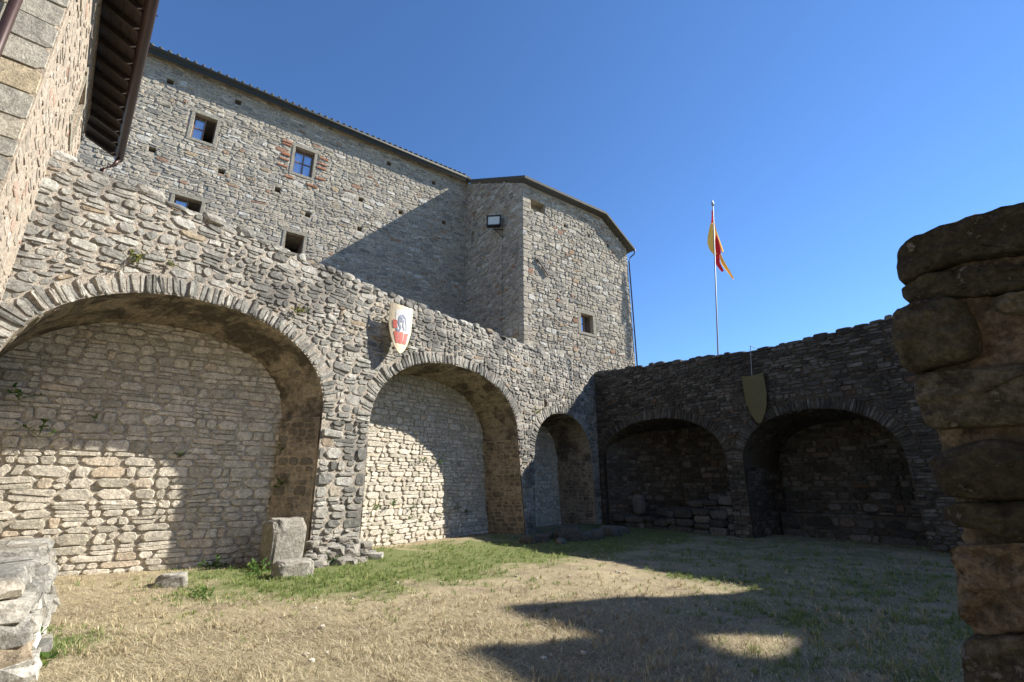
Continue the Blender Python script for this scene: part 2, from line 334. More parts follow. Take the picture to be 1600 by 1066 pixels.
def rpoly(r, g=0.): return [(r[0] - g, r[2] - g), (r[1] + g, r[2] - g), (r[1] + g, r[3] + g), (r[0] - g, r[3] + g)]
def arch_curve(c, a, spring, crown, bl, br, n=28, ex=2.15):
    """left foot, up the left jamb, over the crown and down to the right foot"""
    pts = [(bl, -.35)]
    for i in range(n + 1):
        t = math.pi * (1 - i / n); cx, sz = math.cos(t), math.sin(t)
        pts.append((c + a * math.copysign(abs(cx) ** (2 / ex), cx), spring + (crown - spring) * sz ** (2 / ex)))
    return pts + [(br, -.35)]
def grow(pts, zmin, g):
    """convex no-go outlines round an arch: the voussoir ring above zmin, the bare opening below it"""
    P = [p for p in pts if p[1] >= zmin]; l, r = edge(pts, False), edge(pts, True); P = [(l(zmin), zmin)] * (P[0][1] > zmin + .01) + P + [(r(zmin), zmin)] * (P[-1][1] > zmin + .01); out = []; n = len(P)
    for i, p in enumerate(P):
        a = P[max(0, i - 1)]; b = P[min(n - 1, i + 1)]; tx, ty = b[0] - a[0], b[1] - a[1]; q = math.hypot(tx, ty); out.append((p[0] - ty / q * g, p[1] + tx / q * g))
    return [out[::-1], [(pts[0][0] - .01, -.4), (pts[-1][0] + .01, -.4), (r(zmin) + .01, zmin + .2), (l(zmin) - .01, zmin + .2)]]
def edge(pts, right):            # u of the jamb line at height z
    p, q = (pts[-1], pts[-2]) if right else (pts[0], pts[1]); return lambda z: p[0] + (q[0] - p[0]) * min(1, max(0, (z - p[1]) / (q[1] - p[1])))
def voussoirs(W, mp, pts, m, seed, wd=.085, ln=(.26, .42), zmin=2.2):
    rng = random.Random(seed); P = [p for p in pts if p[1] > zmin]; seg = []; tot = 0
    for a, b in zip(P, P[1:]): l = math.hypot(b[0] - a[0], b[1] - a[1]); seg.append((tot, l, a, b)); tot += l
    def at(s):
        for s0, l, a, b in seg:
            if s <= s0 + l + 1e-6:
                t = (s - s0) / l if l else 0; return (a[0] + (b[0] - a[0]) * t, a[1] + (b[1] - a[1]) * t), ((b[0] - a[0]) / l, (b[1] - a[1]) / l)
        return P[-1], ((P[-1][0] - P[-2][0]), (P[-1][1] - P[-2][1]))
    s = 0
    while s < tot - .05:
        wv = wd * rng.uniform(.6, 1.45); e = min(tot, s + wv); (p, t) = at((s + e) / 2); n = (-t[1], t[0]); l = rng.uniform(*ln); hw = (e - s) / 2 - .008; lean = rng.uniform(-.18, .18)
        q = []
        for x, y in ((-hw, rng.uniform(-.03, .02)), (hw, rng.uniform(-.03, .02)), (hw * 1.05 + lean * l, l), (-hw * 1.05 + lean * l, l + rng.uniform(-.04, .04))):
            q.append((p[0] + t[0] * x + n[0] * y, p[1] + t[1] * x + n[1] * y))
        v, f = stone_shape(q, mp, rng, .004, (.008, .05), .86); W.stone(v, f, rng.random() * .9, m, 'voussoir'); s = e
def vault(name, P, D, N, pts, c, wfun, root, m, sb=.97, n=10, zs=.965, W=None, sm=None):
    mb = MB(); rows = []
    for i, (u, z) in enumerate(pts):
        row = []
        for k in range(n + 1):
            t = k / n; uu = c + (u - c) * (1 + (sb - 1) * t); zz = z * (1 + (zs - 1) * t) if z > 0 else z; ww = wfun(uu) * t
            jx = .035 * noise.noise(Vector((u * 2.1, zz * 2.1, ww * 2.1 + c))) if 0 < k else 0
            row.append((P[0] + D[0] * (uu + jx) + N[0] * ww, P[1] + D[1] * (uu + jx) + N[1] * ww, zz + jx))
        rows.append(row)
    k = n + 1; mb.add([p for r in rows for p in r], [(i * k + j, i * k + j + 1, (i + 1) * k + j + 1, (i + 1) * k + j) for i in range(len(pts) - 1) for j in range(n)])
    o = mb.build(name, m, root, True); P2 = [p for p in pts if p[1] > .3]; cum = [0.]
    for a, b in zip(P2, P2[1:]): cum.append(cum[-1] + math.hypot(b[0] - a[0], b[1] - a[1]))
    pu, pz = [p[0] for p in P2], [p[1] for p in P2]; wm = wfun(P2[-1][0])
    def vmp(q, sarc, h=0.):                       # q runs into the niche, sarc along the curve
        u, z = float(np.interp(sarc, cum, pu)), float(np.interp(sarc, cum, pz)); t = q / wm; uu = c + (u - c) * (1 + (sb - 1) * t); zz = z * (1 + (zs - 1) * t); ww = wfun(uu) * t; mid = pu[len(pu) // 2]
        nu, nz = mid - uu, (2.2 - zz) * .8; l = math.hypot(nu, nz) or 1; jx = .035 * noise.noise(Vector((u * 2.1, zz * 2.1, ww * 2.1 + c))) if q > .01 else 0
        return (P[0] + D[0] * (uu + jx + nu / l * h) + N[0] * ww, P[1] + D[1] * (uu + jx + nu / l * h) + N[1] * ww, zz + jx + nz / l * h)
    if W: masonry(W, vmp, .04, wm - .05, cum[1] + .25, cum[-2] - .15, .34, .12, sm, 300 + int(c * 7), pr=(.004, .022), joint=.012, wav=.2, gap=.42)
    return o
def reveal(W, P, D, N, fr, bk, sgn, z0, z1, L, H, m, mm, seed, off=.05):
    """jamb lining between the front edge fr(z)=(u,w) and the back corner bk(z); sgn -1 faces towards -u"""
    ln = math.hypot(bk(1)[0] - fr(1)[0], bk(1)[1] - fr(1)[1])
    def mp(s, z, h=0.):
        a, b = fr(z), bk(z); t = s / ln; u = a[0] + (b[0] - a[0]) * t + sgn * (h + off); ww = a[1] + (b[1] - a[1]) * t
        return (P[0] + D[0] * u + N[0] * ww, P[1] + D[1] * u + N[1] * ww, z)
    mb = MB(); zz = np.linspace(z0, z1, 6)
    for a, b in zip(zz, zz[1:]): mb.add([mp(.0, a), mp(ln, a), mp(ln, b), mp(.0, b)], [(0, 1, 2, 3)])
    mb.add([mp(0, z1), mp(ln, z1), mp(ln, z1, -off * 2), mp(0, z1, -off * 2)], [(0, 1, 2, 3)])
    mb.build('jamb_mortar', mm, W.root); masonry(W, mp, .02, ln, z0, z1, L, H, m, seed, pr=(.005, .03), joint=.018, rot=.1)
def coping(W, P, D, N, u0, u1, top, wd, m, seed, sz=.36):
    rng = random.Random(seed); u = u0
    while u < u1:
        l = sz * rng.uniform(.5, 1.4); h = rng.uniform(.1, .24); nrow = 2
        for k in range(nrow):
            ww = wd * (k + .5) / nrow + rng.uniform(-.05, .05); uu = u + l / 2; c = (P[0] + D[0] * uu + N[0] * ww, P[1] + D[1] * uu + N[1] * ww, top(uu) + h * .22 + rng.uniform(-.03, .03))
            v, f = rock(c, (l * 1.02, wd / nrow * 1.25, h), seed=rng.random() * 90, sub=2, box=.6, ax=(D, N)); W.stone(v, f, rng.random(), m, 'coping_stone')
        u += l * .93
def lerp_fn(pts):
    x = [p[0] for p in pts]; y = [p[1] for p in pts]; return lambda u: float(np.interp(u, x, y))

# ================================================================ ground
def green(x, y):
    """how green the turf is at a place: lush along the arcade piers, dry towards the gate"""
    u = (x - A0[0]) * AD[0] + (y - A0[1]) * AD[1]; o = (x - A0[0]) * -AN[0] + (y - A0[1]) * -AN[1]
    n = noise.noise(Vector((x * .9, y * .9, 3.))) * .5 + noise.noise(Vector((x * 3., y * 3., 7.))) * .45 + noise.noise(Vector((x * 8., y * 8., 2.))) * .25
    g = min(1.25, .8 + o * .3, (4.6 + .12 * u - o) * .5 + .25) * (1 if o > -.6 else .2) + n * 1.1
    g *= min(1, max(0, (u + 4.6 + (4 - o) * .25) / 2.2))
    d2 = math.hypot(x - 2.4, y - 5.4); g = max(g, .5 + n - d2 * .5); d3 = math.hypot(x + 4.7, y - 5.6); g = max(g, .7 + n - d3 * .5)
    g = max(g, .35 + n * .9 - abs(o - 4.) * .12 - (0 if u > 2 else (2 - u) * .5))
    g = max(g, min(1, max(0, (x - 1.5) / 1.8)) * .55 + n * .75 - .03)      # patchy green turf, its darker colour also deepening the court's shaded side
    return min(1, max(0, g))
def gz(x, y):
    u = (x - A0[0]) * AD[0] + (y - A0[1]) * AD[1]; o = (x - A0[0]) * -AN[0] + (y - A0[1]) * -AN[1]
    return .05 * noise.noise(Vector((x * .5, y * .5, 0))) + .02 * noise.noise(Vector((x * 1.3, y * 1.3, 8))) + .018 * noise.noise(Vector((x * 2, y * 2, 5))) + .06 * max(0, 1 - abs(o + .2) / .9)
def make_ground():
    xs = np.concatenate([[-900, -200, -60, -25], np.arange(-12, 14.01, .2), [20, 60, 200, 900]]); ys = np.concatenate([[-900, -200, -40, -5], np.arange(0, 24.01, .2), [40, 90, 250, 900]])
    v = []; r = []
    for y in ys:
        for x in xs:
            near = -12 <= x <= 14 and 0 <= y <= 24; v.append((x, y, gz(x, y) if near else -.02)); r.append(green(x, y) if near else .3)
    n = len(xs); f = [(j * n + i, j * n + i + 1, (j + 1) * n + i + 1, (j + 1) * n + i) for j in range(len(ys) - 1) for i in range(n - 1)]
    m, t, b = mat('dry_turf_and_soil'); pos = nd(t, 'ShaderNodeNewGeometry').outputs['Position']
    at = nd(t, 'ShaderNodeAttribute', attribute_name='rnd'); n0 = noise_n(t, 55, 6, .7, pos); r0 = ramp(t, [(.3, (.2, .16, .1)), (.5, (.34, .285, .18)), (.7, (.46, .395, .26))]); t.links.new(n0.outputs[0], r0.inputs[0])
    n1 = noise_n(t, 1.1, 6, .65, pos); r1 = ramp(t, [(.47, (0, 0, 0)), (.62, (.9, .9, .9))]); t.links.new(n1.outputs[0], r1.inputs[0]); nq = noise_n(t, 130, 3, .7, pos); rq = ramp(t, [(.3, (.75, .75, .75)), (.7, (1.15, 1.15, 1.15))]); t.links.new(nq.outputs[0], rq.inputs[0]); c = mix(t, 'MIX', r1.outputs[0], r0.outputs[0], (.24, .19, .135)); c = mix(t, 'MULTIPLY', 1., c, rq.outputs[0])
    n2 = noise_n(t, 40, 4, .7, pos); r2 = ramp(t, [(.3, (.06, .085, .025)), (.7, (.18, .2, .075))]); t.links.new(n2.outputs[0], r2.inputs[0])
    n3 = noise_n(t, 6, 8, .8, pos); mr = nd(t, 'ShaderNodeMath', operation='MULTIPLY_ADD'); t.links.new(at.outputs['Fac'], mr.inputs[0]); mr.inputs[1].default_value = 1.05
    sb = nd(t, 'ShaderNodeMath', operation='SUBTRACT'); t.links.new(n3.outputs[0], sb.inputs[0]); sb.inputs[1].default_value = .72; t.links.new(sb.outputs[0], mr.inputs[2])
    r3 = ramp(t, [(.1, (0, 0, 0)), (.7, (.9, .9, .9))]); t.links.new(mr.outputs[0], r3.inputs[0]); c = mix(t, 'MIX', r3.outputs[0], c, r2.outputs[0])
    t.links.new(c, b.inputs['Base Color']); b.inputs['Roughness'].default_value = 1; b.inputs['Specular IOR Level'].default_value = .05
    bp = nd(t, 'ShaderNodeBump'); bp.inputs['Strength'].default_value = .45; bp.inputs['Distance'].default_value = .03; t.links.new(n0.outputs[0], bp.inputs['Height']); t.links.new(bp.outputs[0], b.inputs['Normal'])
    build('ground', v, f, m, None, r, None, True, 'structure')
    rng = np.random.default_rng(4); pr = random.Random(9)
    def blades(name, num, mkey, test, ln, wd, lie, label):
        N = num * 3; yy = 1 / rng.uniform(1 / 19., 1 / 4.2, N); xx = rng.uniform(-1.2, 1.2, N) * yy; P = []; R = []
        for x, y in zip(xx, yy):
            if len(P) >= num: break
            if -9 < x < 13 and test(x, y, pr): P.append((x, y, gz(x, y)))
        P = np.array(P); k = len(P); a = rng.uniform(0, 2 * np.pi, k); tl = rng.uniform(*lie, k); l = rng.uniform(*ln, k); wv = rng.uniform(*wd, k)
        dirv = np.stack([np.cos(a) * np.cos(tl), np.sin(a) * np.cos(tl), np.sin(tl)], 1); side = np.stack([-np.sin(a), np.cos(a), np.zeros(k)], 1) * wv[:, None]
        base = P + [0, 0, .004]; mid = base + dirv * l[:, None] * .6; tip = base + dirv * l[:, None] + np.stack([np.cos(a), np.sin(a), -.4 * np.ones(k)], 1) * (l * .15)[:, None]
        v = np.stack([base - side, base + side, mid + side * .8, mid - side * .8, tip], 1).reshape(-1, 3); i = np.arange(k)[:, None] * 5
        f = (i + np.array([0, 1, 2, 3])).tolist() + (i + np.array([3, 2, 4])).tolist(); o = build(name, v, f, mkey, None, np.repeat(rng.random(k), 5), None, False, 'stuff'); o['label'] = label; o['category'] = 'grass'
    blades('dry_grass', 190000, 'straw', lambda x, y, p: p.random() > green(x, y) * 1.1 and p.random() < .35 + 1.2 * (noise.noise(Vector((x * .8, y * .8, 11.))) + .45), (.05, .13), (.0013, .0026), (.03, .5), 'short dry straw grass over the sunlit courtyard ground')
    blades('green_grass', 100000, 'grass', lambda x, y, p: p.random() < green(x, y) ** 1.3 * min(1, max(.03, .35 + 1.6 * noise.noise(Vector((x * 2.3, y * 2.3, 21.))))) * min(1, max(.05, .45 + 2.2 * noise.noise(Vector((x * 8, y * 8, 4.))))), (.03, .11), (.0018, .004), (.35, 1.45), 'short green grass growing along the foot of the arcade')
make_ground()
def tufts(name, num, mkey, test, ln, per, label, seed):
    rng = random.Random(seed); mb_v = []; mb_f = []; rr = []; k = 0; tries = 0
    while k < num and tries < num * 40:
        tries += 1; y = 1 / rng.uniform(1 / 17., 1 / 4.3); x = rng.uniform(-1.15, 1.15) * y
        if not (-9 < x < 12) or not test(x, y, rng): continue
        k += 1; sc = rng.uniform(.5, 1.2); tone = rng.random()
        for j in range(per):
            a = rng.uniform(0, 6.28); r0 = rng.uniform(0, .035) * sc; e = rng.uniform(.5, 1.5); l = rng.uniform(*ln) * sc; wv = rng.uniform(.002, .005); bx, by = x + math.cos(a) * r0, y + math.sin(a) * r0; z = gz(bx, by); dx, dy = math.cos(a) * math.cos(e) * l, math.sin(a) * math.cos(e) * l; b = len(mb_v); sx, sy = -math.sin(a) * wv, math.cos(a) * wv; h = math.sin(e) * l
            mb_v += [(bx - sx, by - sy, z - .005), (bx + sx, by + sy, z - .005), (bx + dx * .5 + sx * .8, by + dy * .5 + sy * .8, z + h * .62), (bx + dx * .5 - sx * .8, by + dy * .5 - sy * .8, z + h * .62), (bx + dx * 1.25, by + dy * 1.25, z + h * .95)]; mb_f += [(b, b + 1, b + 2, b + 3), (b + 3, b + 2, b + 4)]; rr += [min(1, max(0, tone * .6 + rng.random() * .4))] * 5
    o = build(name, mb_v, mb_f, mkey, None, rr, None, False, 'stuff'); o['label'] = label; o['category'] = 'grass'
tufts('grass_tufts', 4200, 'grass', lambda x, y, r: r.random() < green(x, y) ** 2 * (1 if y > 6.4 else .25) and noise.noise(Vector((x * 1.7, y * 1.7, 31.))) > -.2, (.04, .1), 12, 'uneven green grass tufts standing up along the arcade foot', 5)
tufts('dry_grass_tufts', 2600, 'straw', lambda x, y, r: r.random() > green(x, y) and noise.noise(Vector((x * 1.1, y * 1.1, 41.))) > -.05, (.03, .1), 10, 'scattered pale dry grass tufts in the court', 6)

# ================================================================ arcade wall with three niches
ARC = Wall('arcade_wall', 'tall sunlit rubble stone wall with three round arched niches of different sizes', 'wall', (A0[0] + AD[0] * 2, A0[1] + AD[1] * 2, 0))
amp = flat(A0, AD, AN); atop = lerp_fn([(-7.2, 7.0), (-3, 6.8), (0, 6.65), (12, 6.6)])
a1 = arch_curve(-4.3, 2.65, 3.2, 5.1, -6.95, -1.58); a2 = arch_curve(2.65, 3.02, 3.1, 5.13, -.34, 6.1); a3 = arch_curve(8.62, 2.02, 2.6, 4.32, 6.62, 10.9)
def hole(px, py, P, D, sz=.2, dp=.4):
    u, z = onplane(px, py, P, D); return (u - sz / 2, u + sz / 2, z - sz / 2, z + sz / 2, dp)
aholes = [hole(250, 420, A0, AD, .17), hole(458, 478, A0, AD, .17), hole(853, 632, A0, AD, .24)]
wall_face('mortar_face', amp, ARC.root, 'arcm', -7.3, 11.3, lambda u: -.35, lambda u: atop(u) - .03, [a1, a2, a3], aholes)
rings = grow(a1, 3.2, .36) + grow(a2, 3.1, .34) + grow(a3, 2.6, .3); PIERZ = [(-1.7, -.4), (.02, -.4), (.02, 3.12), (-1.7, 3.12)]
masonry(ARC, amp, -1.7, .02, -.3, 3.12, .42, .2, 'arc', 2, rings, pr=(.012, .06), joint=.014, wav=.2, small=.35, rot=.06)
masonry(ARC, amp, -7.2, 11.3, -.3, 7.1, .29, .145, 'arc', 1, rings + [PIERZ] + [rpoly(h, .02) for h in aholes], atop, pr=(.008, .042), joint=.014, wav=.36, small=.25, rot=.12)
# jamb stones between the ring and the edge below the springing
for k, (pp, zz) in enumerate(((a1, 3.19), (a2, 3.09), (a3, 2.59))):
    voussoirs(ARC, amp, pp, 'arc', 20 + k, zmin=zz)
w1 = lambda u: .97 + (-1.6 - u) * .275; w2 = lambda u: 1.5; w3 = lambda u: 1.6
for nm, pts, c, wf, sb, ub, zt, sd in (('one', a1, -6.95, w1, .92, (-7.6, -1.5), 5.1, 41), ('two', a2, -.37, w2, .975, (-.5, 6.2), 5.2, 42), ('three', a3, 8.62, w3, .92, (6.4, 11.0), 4.4, 43)):
    vault('vault', A0, AD, AN, pts, c, wf, ARC.root, 'vau', sb, W=ARC, sm='vas')
    bmp = lambda u, z, h=0., wf=wf: (A0[0] + AD[0] * u + AN[0] * (wf(u) - h), A0[1] + AD[1] * u + AN[1] * (wf(u) - h), z)
    q = MB(); q.add([bmp(ub[0] - .3, -.4, -.02), bmp(ub[1] + .3, -.4, -.02), bmp(ub[1] + .3, zt, -.02), bmp(ub[0] - .3, zt, -.02)], [(0, 1, 2, 3)]); q.build('niche_back_mortar', 'nicm', ARC.root)
    masonry(ARC, bmp, ub[0], ub[1], -.3, zt, .37, .15, 'nic', sd, pr=(.005, .026), joint=.008, wav=.2, small=.22, rot=.04)
    er = edge(pts, True); c_ = c; sb_ = sb
    reveal(ARC, A0, AD, AN, lambda z, er=er: (er(z), .0), lambda z, er=er, c_=c_, sb_=sb_, wf=wf: (c_ + (er(z) - c_) * sb_, wf(er(z))), -1, -.3, 3.1 if nm != 'three' else 2.55, .27, .14, 'vas', 'rvm', sd + 10)
# solid behind the niches, walkway on top
q = MB()
def slab(mb, P, D, N, u0, u1, w0, w1_, z0, z1, m=0):
    o = (P[0] + D[0] * u0 + N[0] * w0, P[1] + D[1] * u0 + N[1] * w0, z0); mb.box(o, (D[0] * (u1 - u0), D[1] * (u1 - u0), 0), (N[0] * (w1_ - w0), N[1] * (w1_ - w0), 0), (0, 0, z1 - z0), .5, m)
slab(q, A0, AD, AN, -7.2, 11.25, .03, 3.0, 5.35, 6.5); slab(q, A0, AD, AN, -7.4, 12.5, 2.85, 3.4, -.4, 6.3); slab(q, A0, AD, AN, -7.25, 11.25, .02, .55, 6.4, 6.58)
slab(q, A0, AD, AN, -1.3, -.5, .06, 2.6, -.4, 5.4); slab(q, A0, AD, AN, 6.3, 6.5, .06, 2.6, -.4, 5.4)
q.build('wall_core', 'arcm', ARC.root)
coping(ARC, A0, AD, AN, -7.1, 11.3, lambda u: atop(u) - .06, .6, 'arc', 5)
ARC.finish()

# ================================================================ right-hand wall with two niches
RGT = Wall('shaded_arcade_wall', 'dark shaded stone wall with two broad arched niches, flag behind it', 'wall', (RC[0] + RD[0] * 6, RC[1] + RD[1] * 6, 0))
rmp = flat(RC, RD, RN); rtop = lerp_fn([(-.3, 6.5), (.8, 6.42), (4.3, 6.15), (7, 5.98), (9.5, 5.95), (11.1, 6.1), (16, 6.4)])
a4 = arch_curve(2.95, 2.75, 2.35, 4.08, .36, 5.66); a5 = arch_curve(8.42, 2.16, 2.25, 3.8, 6.27, 10.62)
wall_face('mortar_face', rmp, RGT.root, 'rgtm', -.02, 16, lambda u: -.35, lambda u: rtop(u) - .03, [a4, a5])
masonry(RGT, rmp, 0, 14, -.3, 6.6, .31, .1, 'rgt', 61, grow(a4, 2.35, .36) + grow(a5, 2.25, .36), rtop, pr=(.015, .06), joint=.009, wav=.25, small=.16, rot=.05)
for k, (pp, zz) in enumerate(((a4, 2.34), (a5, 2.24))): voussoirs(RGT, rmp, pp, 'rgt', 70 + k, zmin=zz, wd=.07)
w45 = lambda u: 2.5
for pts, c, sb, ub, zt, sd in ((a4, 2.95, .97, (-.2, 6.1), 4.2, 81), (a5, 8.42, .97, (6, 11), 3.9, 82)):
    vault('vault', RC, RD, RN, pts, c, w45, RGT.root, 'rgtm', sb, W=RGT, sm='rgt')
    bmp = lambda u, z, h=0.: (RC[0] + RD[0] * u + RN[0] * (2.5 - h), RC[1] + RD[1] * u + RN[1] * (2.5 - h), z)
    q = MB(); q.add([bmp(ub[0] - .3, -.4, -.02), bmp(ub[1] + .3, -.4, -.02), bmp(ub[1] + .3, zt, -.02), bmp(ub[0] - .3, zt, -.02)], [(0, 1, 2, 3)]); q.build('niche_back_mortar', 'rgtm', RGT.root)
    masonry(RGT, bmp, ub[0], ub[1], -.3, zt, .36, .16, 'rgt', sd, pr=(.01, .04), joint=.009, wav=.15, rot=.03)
# slanting side of the first niche, lining of the second
def sidewall(f, b, z1, sd):
    D = V2(b[0] - f[0], b[1] - f[1]); ln = np.linalg.norm(D); D /= ln; P = RC + RD * f[0] + RN * f[1]; DW = RD * D[0] + RN * D[1]; NW = V2(-DW[1], DW[0]); mp_ = flat(P, DW, NW)
    q = MB(); q.add([mp_(0, -.4), mp_(ln, -.4), mp_(ln, z1), mp_(0, z1)], [(0, 1, 2, 3)]); q.build('jamb_mortar', 'rgtm', RGT.root)
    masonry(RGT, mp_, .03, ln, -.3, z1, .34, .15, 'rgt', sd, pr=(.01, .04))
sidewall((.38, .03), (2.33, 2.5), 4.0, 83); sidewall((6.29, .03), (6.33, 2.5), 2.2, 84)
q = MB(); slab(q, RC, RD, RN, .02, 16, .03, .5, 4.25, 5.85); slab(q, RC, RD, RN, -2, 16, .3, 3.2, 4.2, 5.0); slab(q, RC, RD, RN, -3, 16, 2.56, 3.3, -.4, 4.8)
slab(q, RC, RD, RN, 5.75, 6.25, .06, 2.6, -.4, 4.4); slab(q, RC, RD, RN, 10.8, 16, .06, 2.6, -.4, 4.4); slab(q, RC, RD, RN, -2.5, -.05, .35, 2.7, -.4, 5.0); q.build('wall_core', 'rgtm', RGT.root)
coping(RGT, RC, RD, RN, .05, 15, lambda u: rtop(u) - .07, .5, 'rgt', 6, .4)
RGT.finish()
# ledge along the back of the second niche and ruined footings in the first
LED = Wall('stone_bench', 'low stone ledge along the back of the far right niche', 'ledge', (*(RC + RD * 8.4 + RN * 2.1), 0))
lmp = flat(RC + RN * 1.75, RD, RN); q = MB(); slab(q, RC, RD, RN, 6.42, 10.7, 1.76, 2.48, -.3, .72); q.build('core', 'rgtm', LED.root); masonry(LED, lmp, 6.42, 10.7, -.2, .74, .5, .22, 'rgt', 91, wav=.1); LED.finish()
RUI = Wall('ruined_footing', 'broken low wall of stone blocks across the first shaded niche', 'ruin', (*(RC + RD * 3 + RN * .5), 0))
rng = random.Random(12); ftop = lerp_fn([(.4, .62), (2, .55), (2.8, .75), (3.4, 1.0), (4.2, 1.15), (5.6, 1.25)])
for ww, zf in ((.35, .6), (.95, .85), (1.5, 1.0)):
    u = .5 if ww < .5 else (2.2 if ww < 1 else 2.9)
    while u < 5.5:
        z = -.1; l = rng.uniform(.35, .8)
        while z < ftop(u) * zf - .05:
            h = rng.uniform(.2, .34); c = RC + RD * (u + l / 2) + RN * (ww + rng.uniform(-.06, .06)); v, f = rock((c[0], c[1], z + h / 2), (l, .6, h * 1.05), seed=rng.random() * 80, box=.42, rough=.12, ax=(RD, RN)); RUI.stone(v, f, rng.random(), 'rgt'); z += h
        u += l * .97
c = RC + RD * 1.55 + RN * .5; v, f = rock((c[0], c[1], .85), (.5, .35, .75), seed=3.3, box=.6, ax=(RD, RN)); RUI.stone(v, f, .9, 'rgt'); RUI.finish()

# ================================================================ main building and tower
BLD = Wall('main_building', 'long beige rubble stone castle building with four small windows under a straight eave', 'building', (*(F0 - FD * 8), 0))
fmp = flat(F0, FD, FN)
W_ = [(-13.22, -12.42, 15.5, 16.72, 1.6), (-9.25, -8.4, 15.5, 16.88, 1.6), (-13.25, -12.35, 11.85, 12.7, 1.6), (-9.1, -8.35, 11.5, 12.42, 1.6)]
fh = [hole(px, py, F0, FD, .24) for px, py in ((238, 234), (346, 268), (434, 297), (481, 336), (564, 312), (626, 332), (562, 358), (694, 348), (266, 128), (372, 160), (608, 256), (678, 286))]
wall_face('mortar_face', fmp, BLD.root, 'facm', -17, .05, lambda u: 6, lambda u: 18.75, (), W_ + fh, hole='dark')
fo = [rpoly(r, .17) for r in W_] + [rpoly(h, .02) for h in fh]
masonry(BLD, fmp, -17, 0, 8.2, 18.72, .36, .15, 'fac', 101, fo, pr=(.008, .036), joint=.01, wav=.4, small=.3, rot=.12)
q = MB(); slab(q, F0, FD, FN, -17.2, 3, 1.8, 9, 0, 18.6); slab(q, F0, FD, FN, -17.3, -17.02, .02, 9, 0, 18.7); slab(q, F0, FD, FN, -17.2, 0, .05, 2, 0, 6.5); q.build('wall_core', 'facm', BLD.root)
def window(W, mp, r, style, sd, surround='lin', fw=.12):
    rng = random.Random(sd); u0, u1, z0, z1 = r[:4]
    for nm, c in (('lintel', (u0 - fw - .12, u1 + fw + .12, z1 + .01, z1 + .17)), ('sill', (u0 - fw, u1 + fw, z0 - .13, z0 - .01)), ('jamb', (u0 - fw, u0 - .01, z0, z1)), ('jamb', (u1 + .01, u1 + fw, z0, z1))):
        qq = MB(); a = mp(c[0], c[2], .03); b = np.array(mp(c[1], c[2], .03)) - a; nn = np.array(mp(c[0], c[2], -.2)) - a; qq.box(a, b, nn, (0, 0, c[3] - c[2])); qq.build(nm, surround, W.root)
    # timber frame, mullion and panes, set back in the wall
    fr = MB(); d0 = -.2
    def bar(x0, x1, y0, y1, dd=d0, th=.05): a = np.array(mp(x0, y0, dd)); fr.box(a, np.array(mp(x1, y0, dd)) - a, np.array(mp(x0, y0, dd - th)) - a, (0, 0, y1 - y0))
    mid = (u0 + u1) / 2; t = .05
    bar(u0, u0 + t, z0, z1); bar(u1 - t, u1, z0, z1); bar(u0 + t, u1 - t, z1 - t, z1); bar(u0 + t, u1 - t, z0, z0 + t)
    halves = [(u0 + t, mid)] if style != 'both' else [(u0 + t, mid), (mid, u1 - t)]
    if style == 'open': halves = []
    for x0, x1 in halves:
        zm = z0 + (z1 - z0) * .52; bar(x1 - .035, x1 + .025, z0 + t, z1 - t, d0 + .015); bar(x0, x1 - .035, zm - .02, zm + .02)
    fo_ = fr.build('window_frame', 'frame', W.root)
    for x0, x1 in halves:
        zm = z0 + (z1 - z0) * .52
        for y0, y1 in ((z0 + t, zm - .02), (zm + .02, z1 - t)):
            gq = MB(); gq.add([mp(x0, y0, d0 - .03), mp(x1 - .035, y0, d0 - .03), mp(x1 - .035, y1, d0 - .03), mp(x0, y1, d0 - .03)], [(0, 1, 2, 3)]); gq.build('pane', 'glass', fo_)
        cq = MB(); n = 10; pts = [(x0 + (x1 - x0) * (i / n) * .8, d0 - .1 + .03 * math.sin(i * 2.2)) for i in range(n + 1)]
        cq.add([mp(x, z0 + .05, dd) for x, dd in pts] + [mp(x, z0 + (z1 - z0) * .86, dd) for x, dd in pts], [(i, i + 1, n + 2 + i, n + 1 + i) for i in range(n)]); cq.build('curtain', 'curt', fo_)
for r, st in zip(W_, ('half', 'both', 'half', 'open')): window(BLD, fmp, r, st, 5)
rng = random.Random(5)                           # brick patches beside the second window
for x0, x1, zz in ((-9.85, -9.45, (16.9, 16.75, 16.2, 15.95, 15.6)), (-8.2, -7.8, (16.7, 16.4, 16.15, 15.55)), (-9.5, -9.15, (15.1,)), (-8.6, -8.1, (15.05,))):
    for z in zz:
        qq = MB(); s = rng.uniform(-.05, .05); a = fmp(x0 + s, z, .062); qq.box(a, np.array(fmp(x1 + s * .5, z + rng.uniform(-.02, .02), .062)) - a, np.array(fmp(x0 + s, z, -.05)) - a, (0, 0, rng.uniform(.06, .1))); qq.r = [rng.random()] * len(qq.v); qq.build('brick', 'bri', BLD.root)
def roof_slab(name, quad, th, m, root):
    mb = MB(); q0 = [np.array(p, float) for p in quad]; mb.add(q0 + [p + [0, 0, th] for p in q0], [(3, 2, 1, 0), (4, 5, 6, 7), (0, 1, 5, 4), (1, 2, 6, 5), (2, 3, 7, 6), (3, 0, 4, 7)]); return mb.build(name, m, root)
rf = roof_slab('roof', [fmp(-17.6, 18.66, .42), fmp(-.0, 18.66, .42), fmp(2.5, 21.6, -5.2), fmp(-17.6, 21.6, -5.2)], .14, 'tile', BLD.root)
mb = MB(); mb.tube([fmp(-17.6, 18.66, .48), fmp(-.35, 18.62, .48)], .085, 8); mb.build('gutter', 'eave', rf, True)
mb = MB()
for k in range(58):
    u = -17.5 + k * .3; mb.tube([fmp(u, 18.8, .44), fmp(u, 18.93 + .18, .0)], .075, 6)
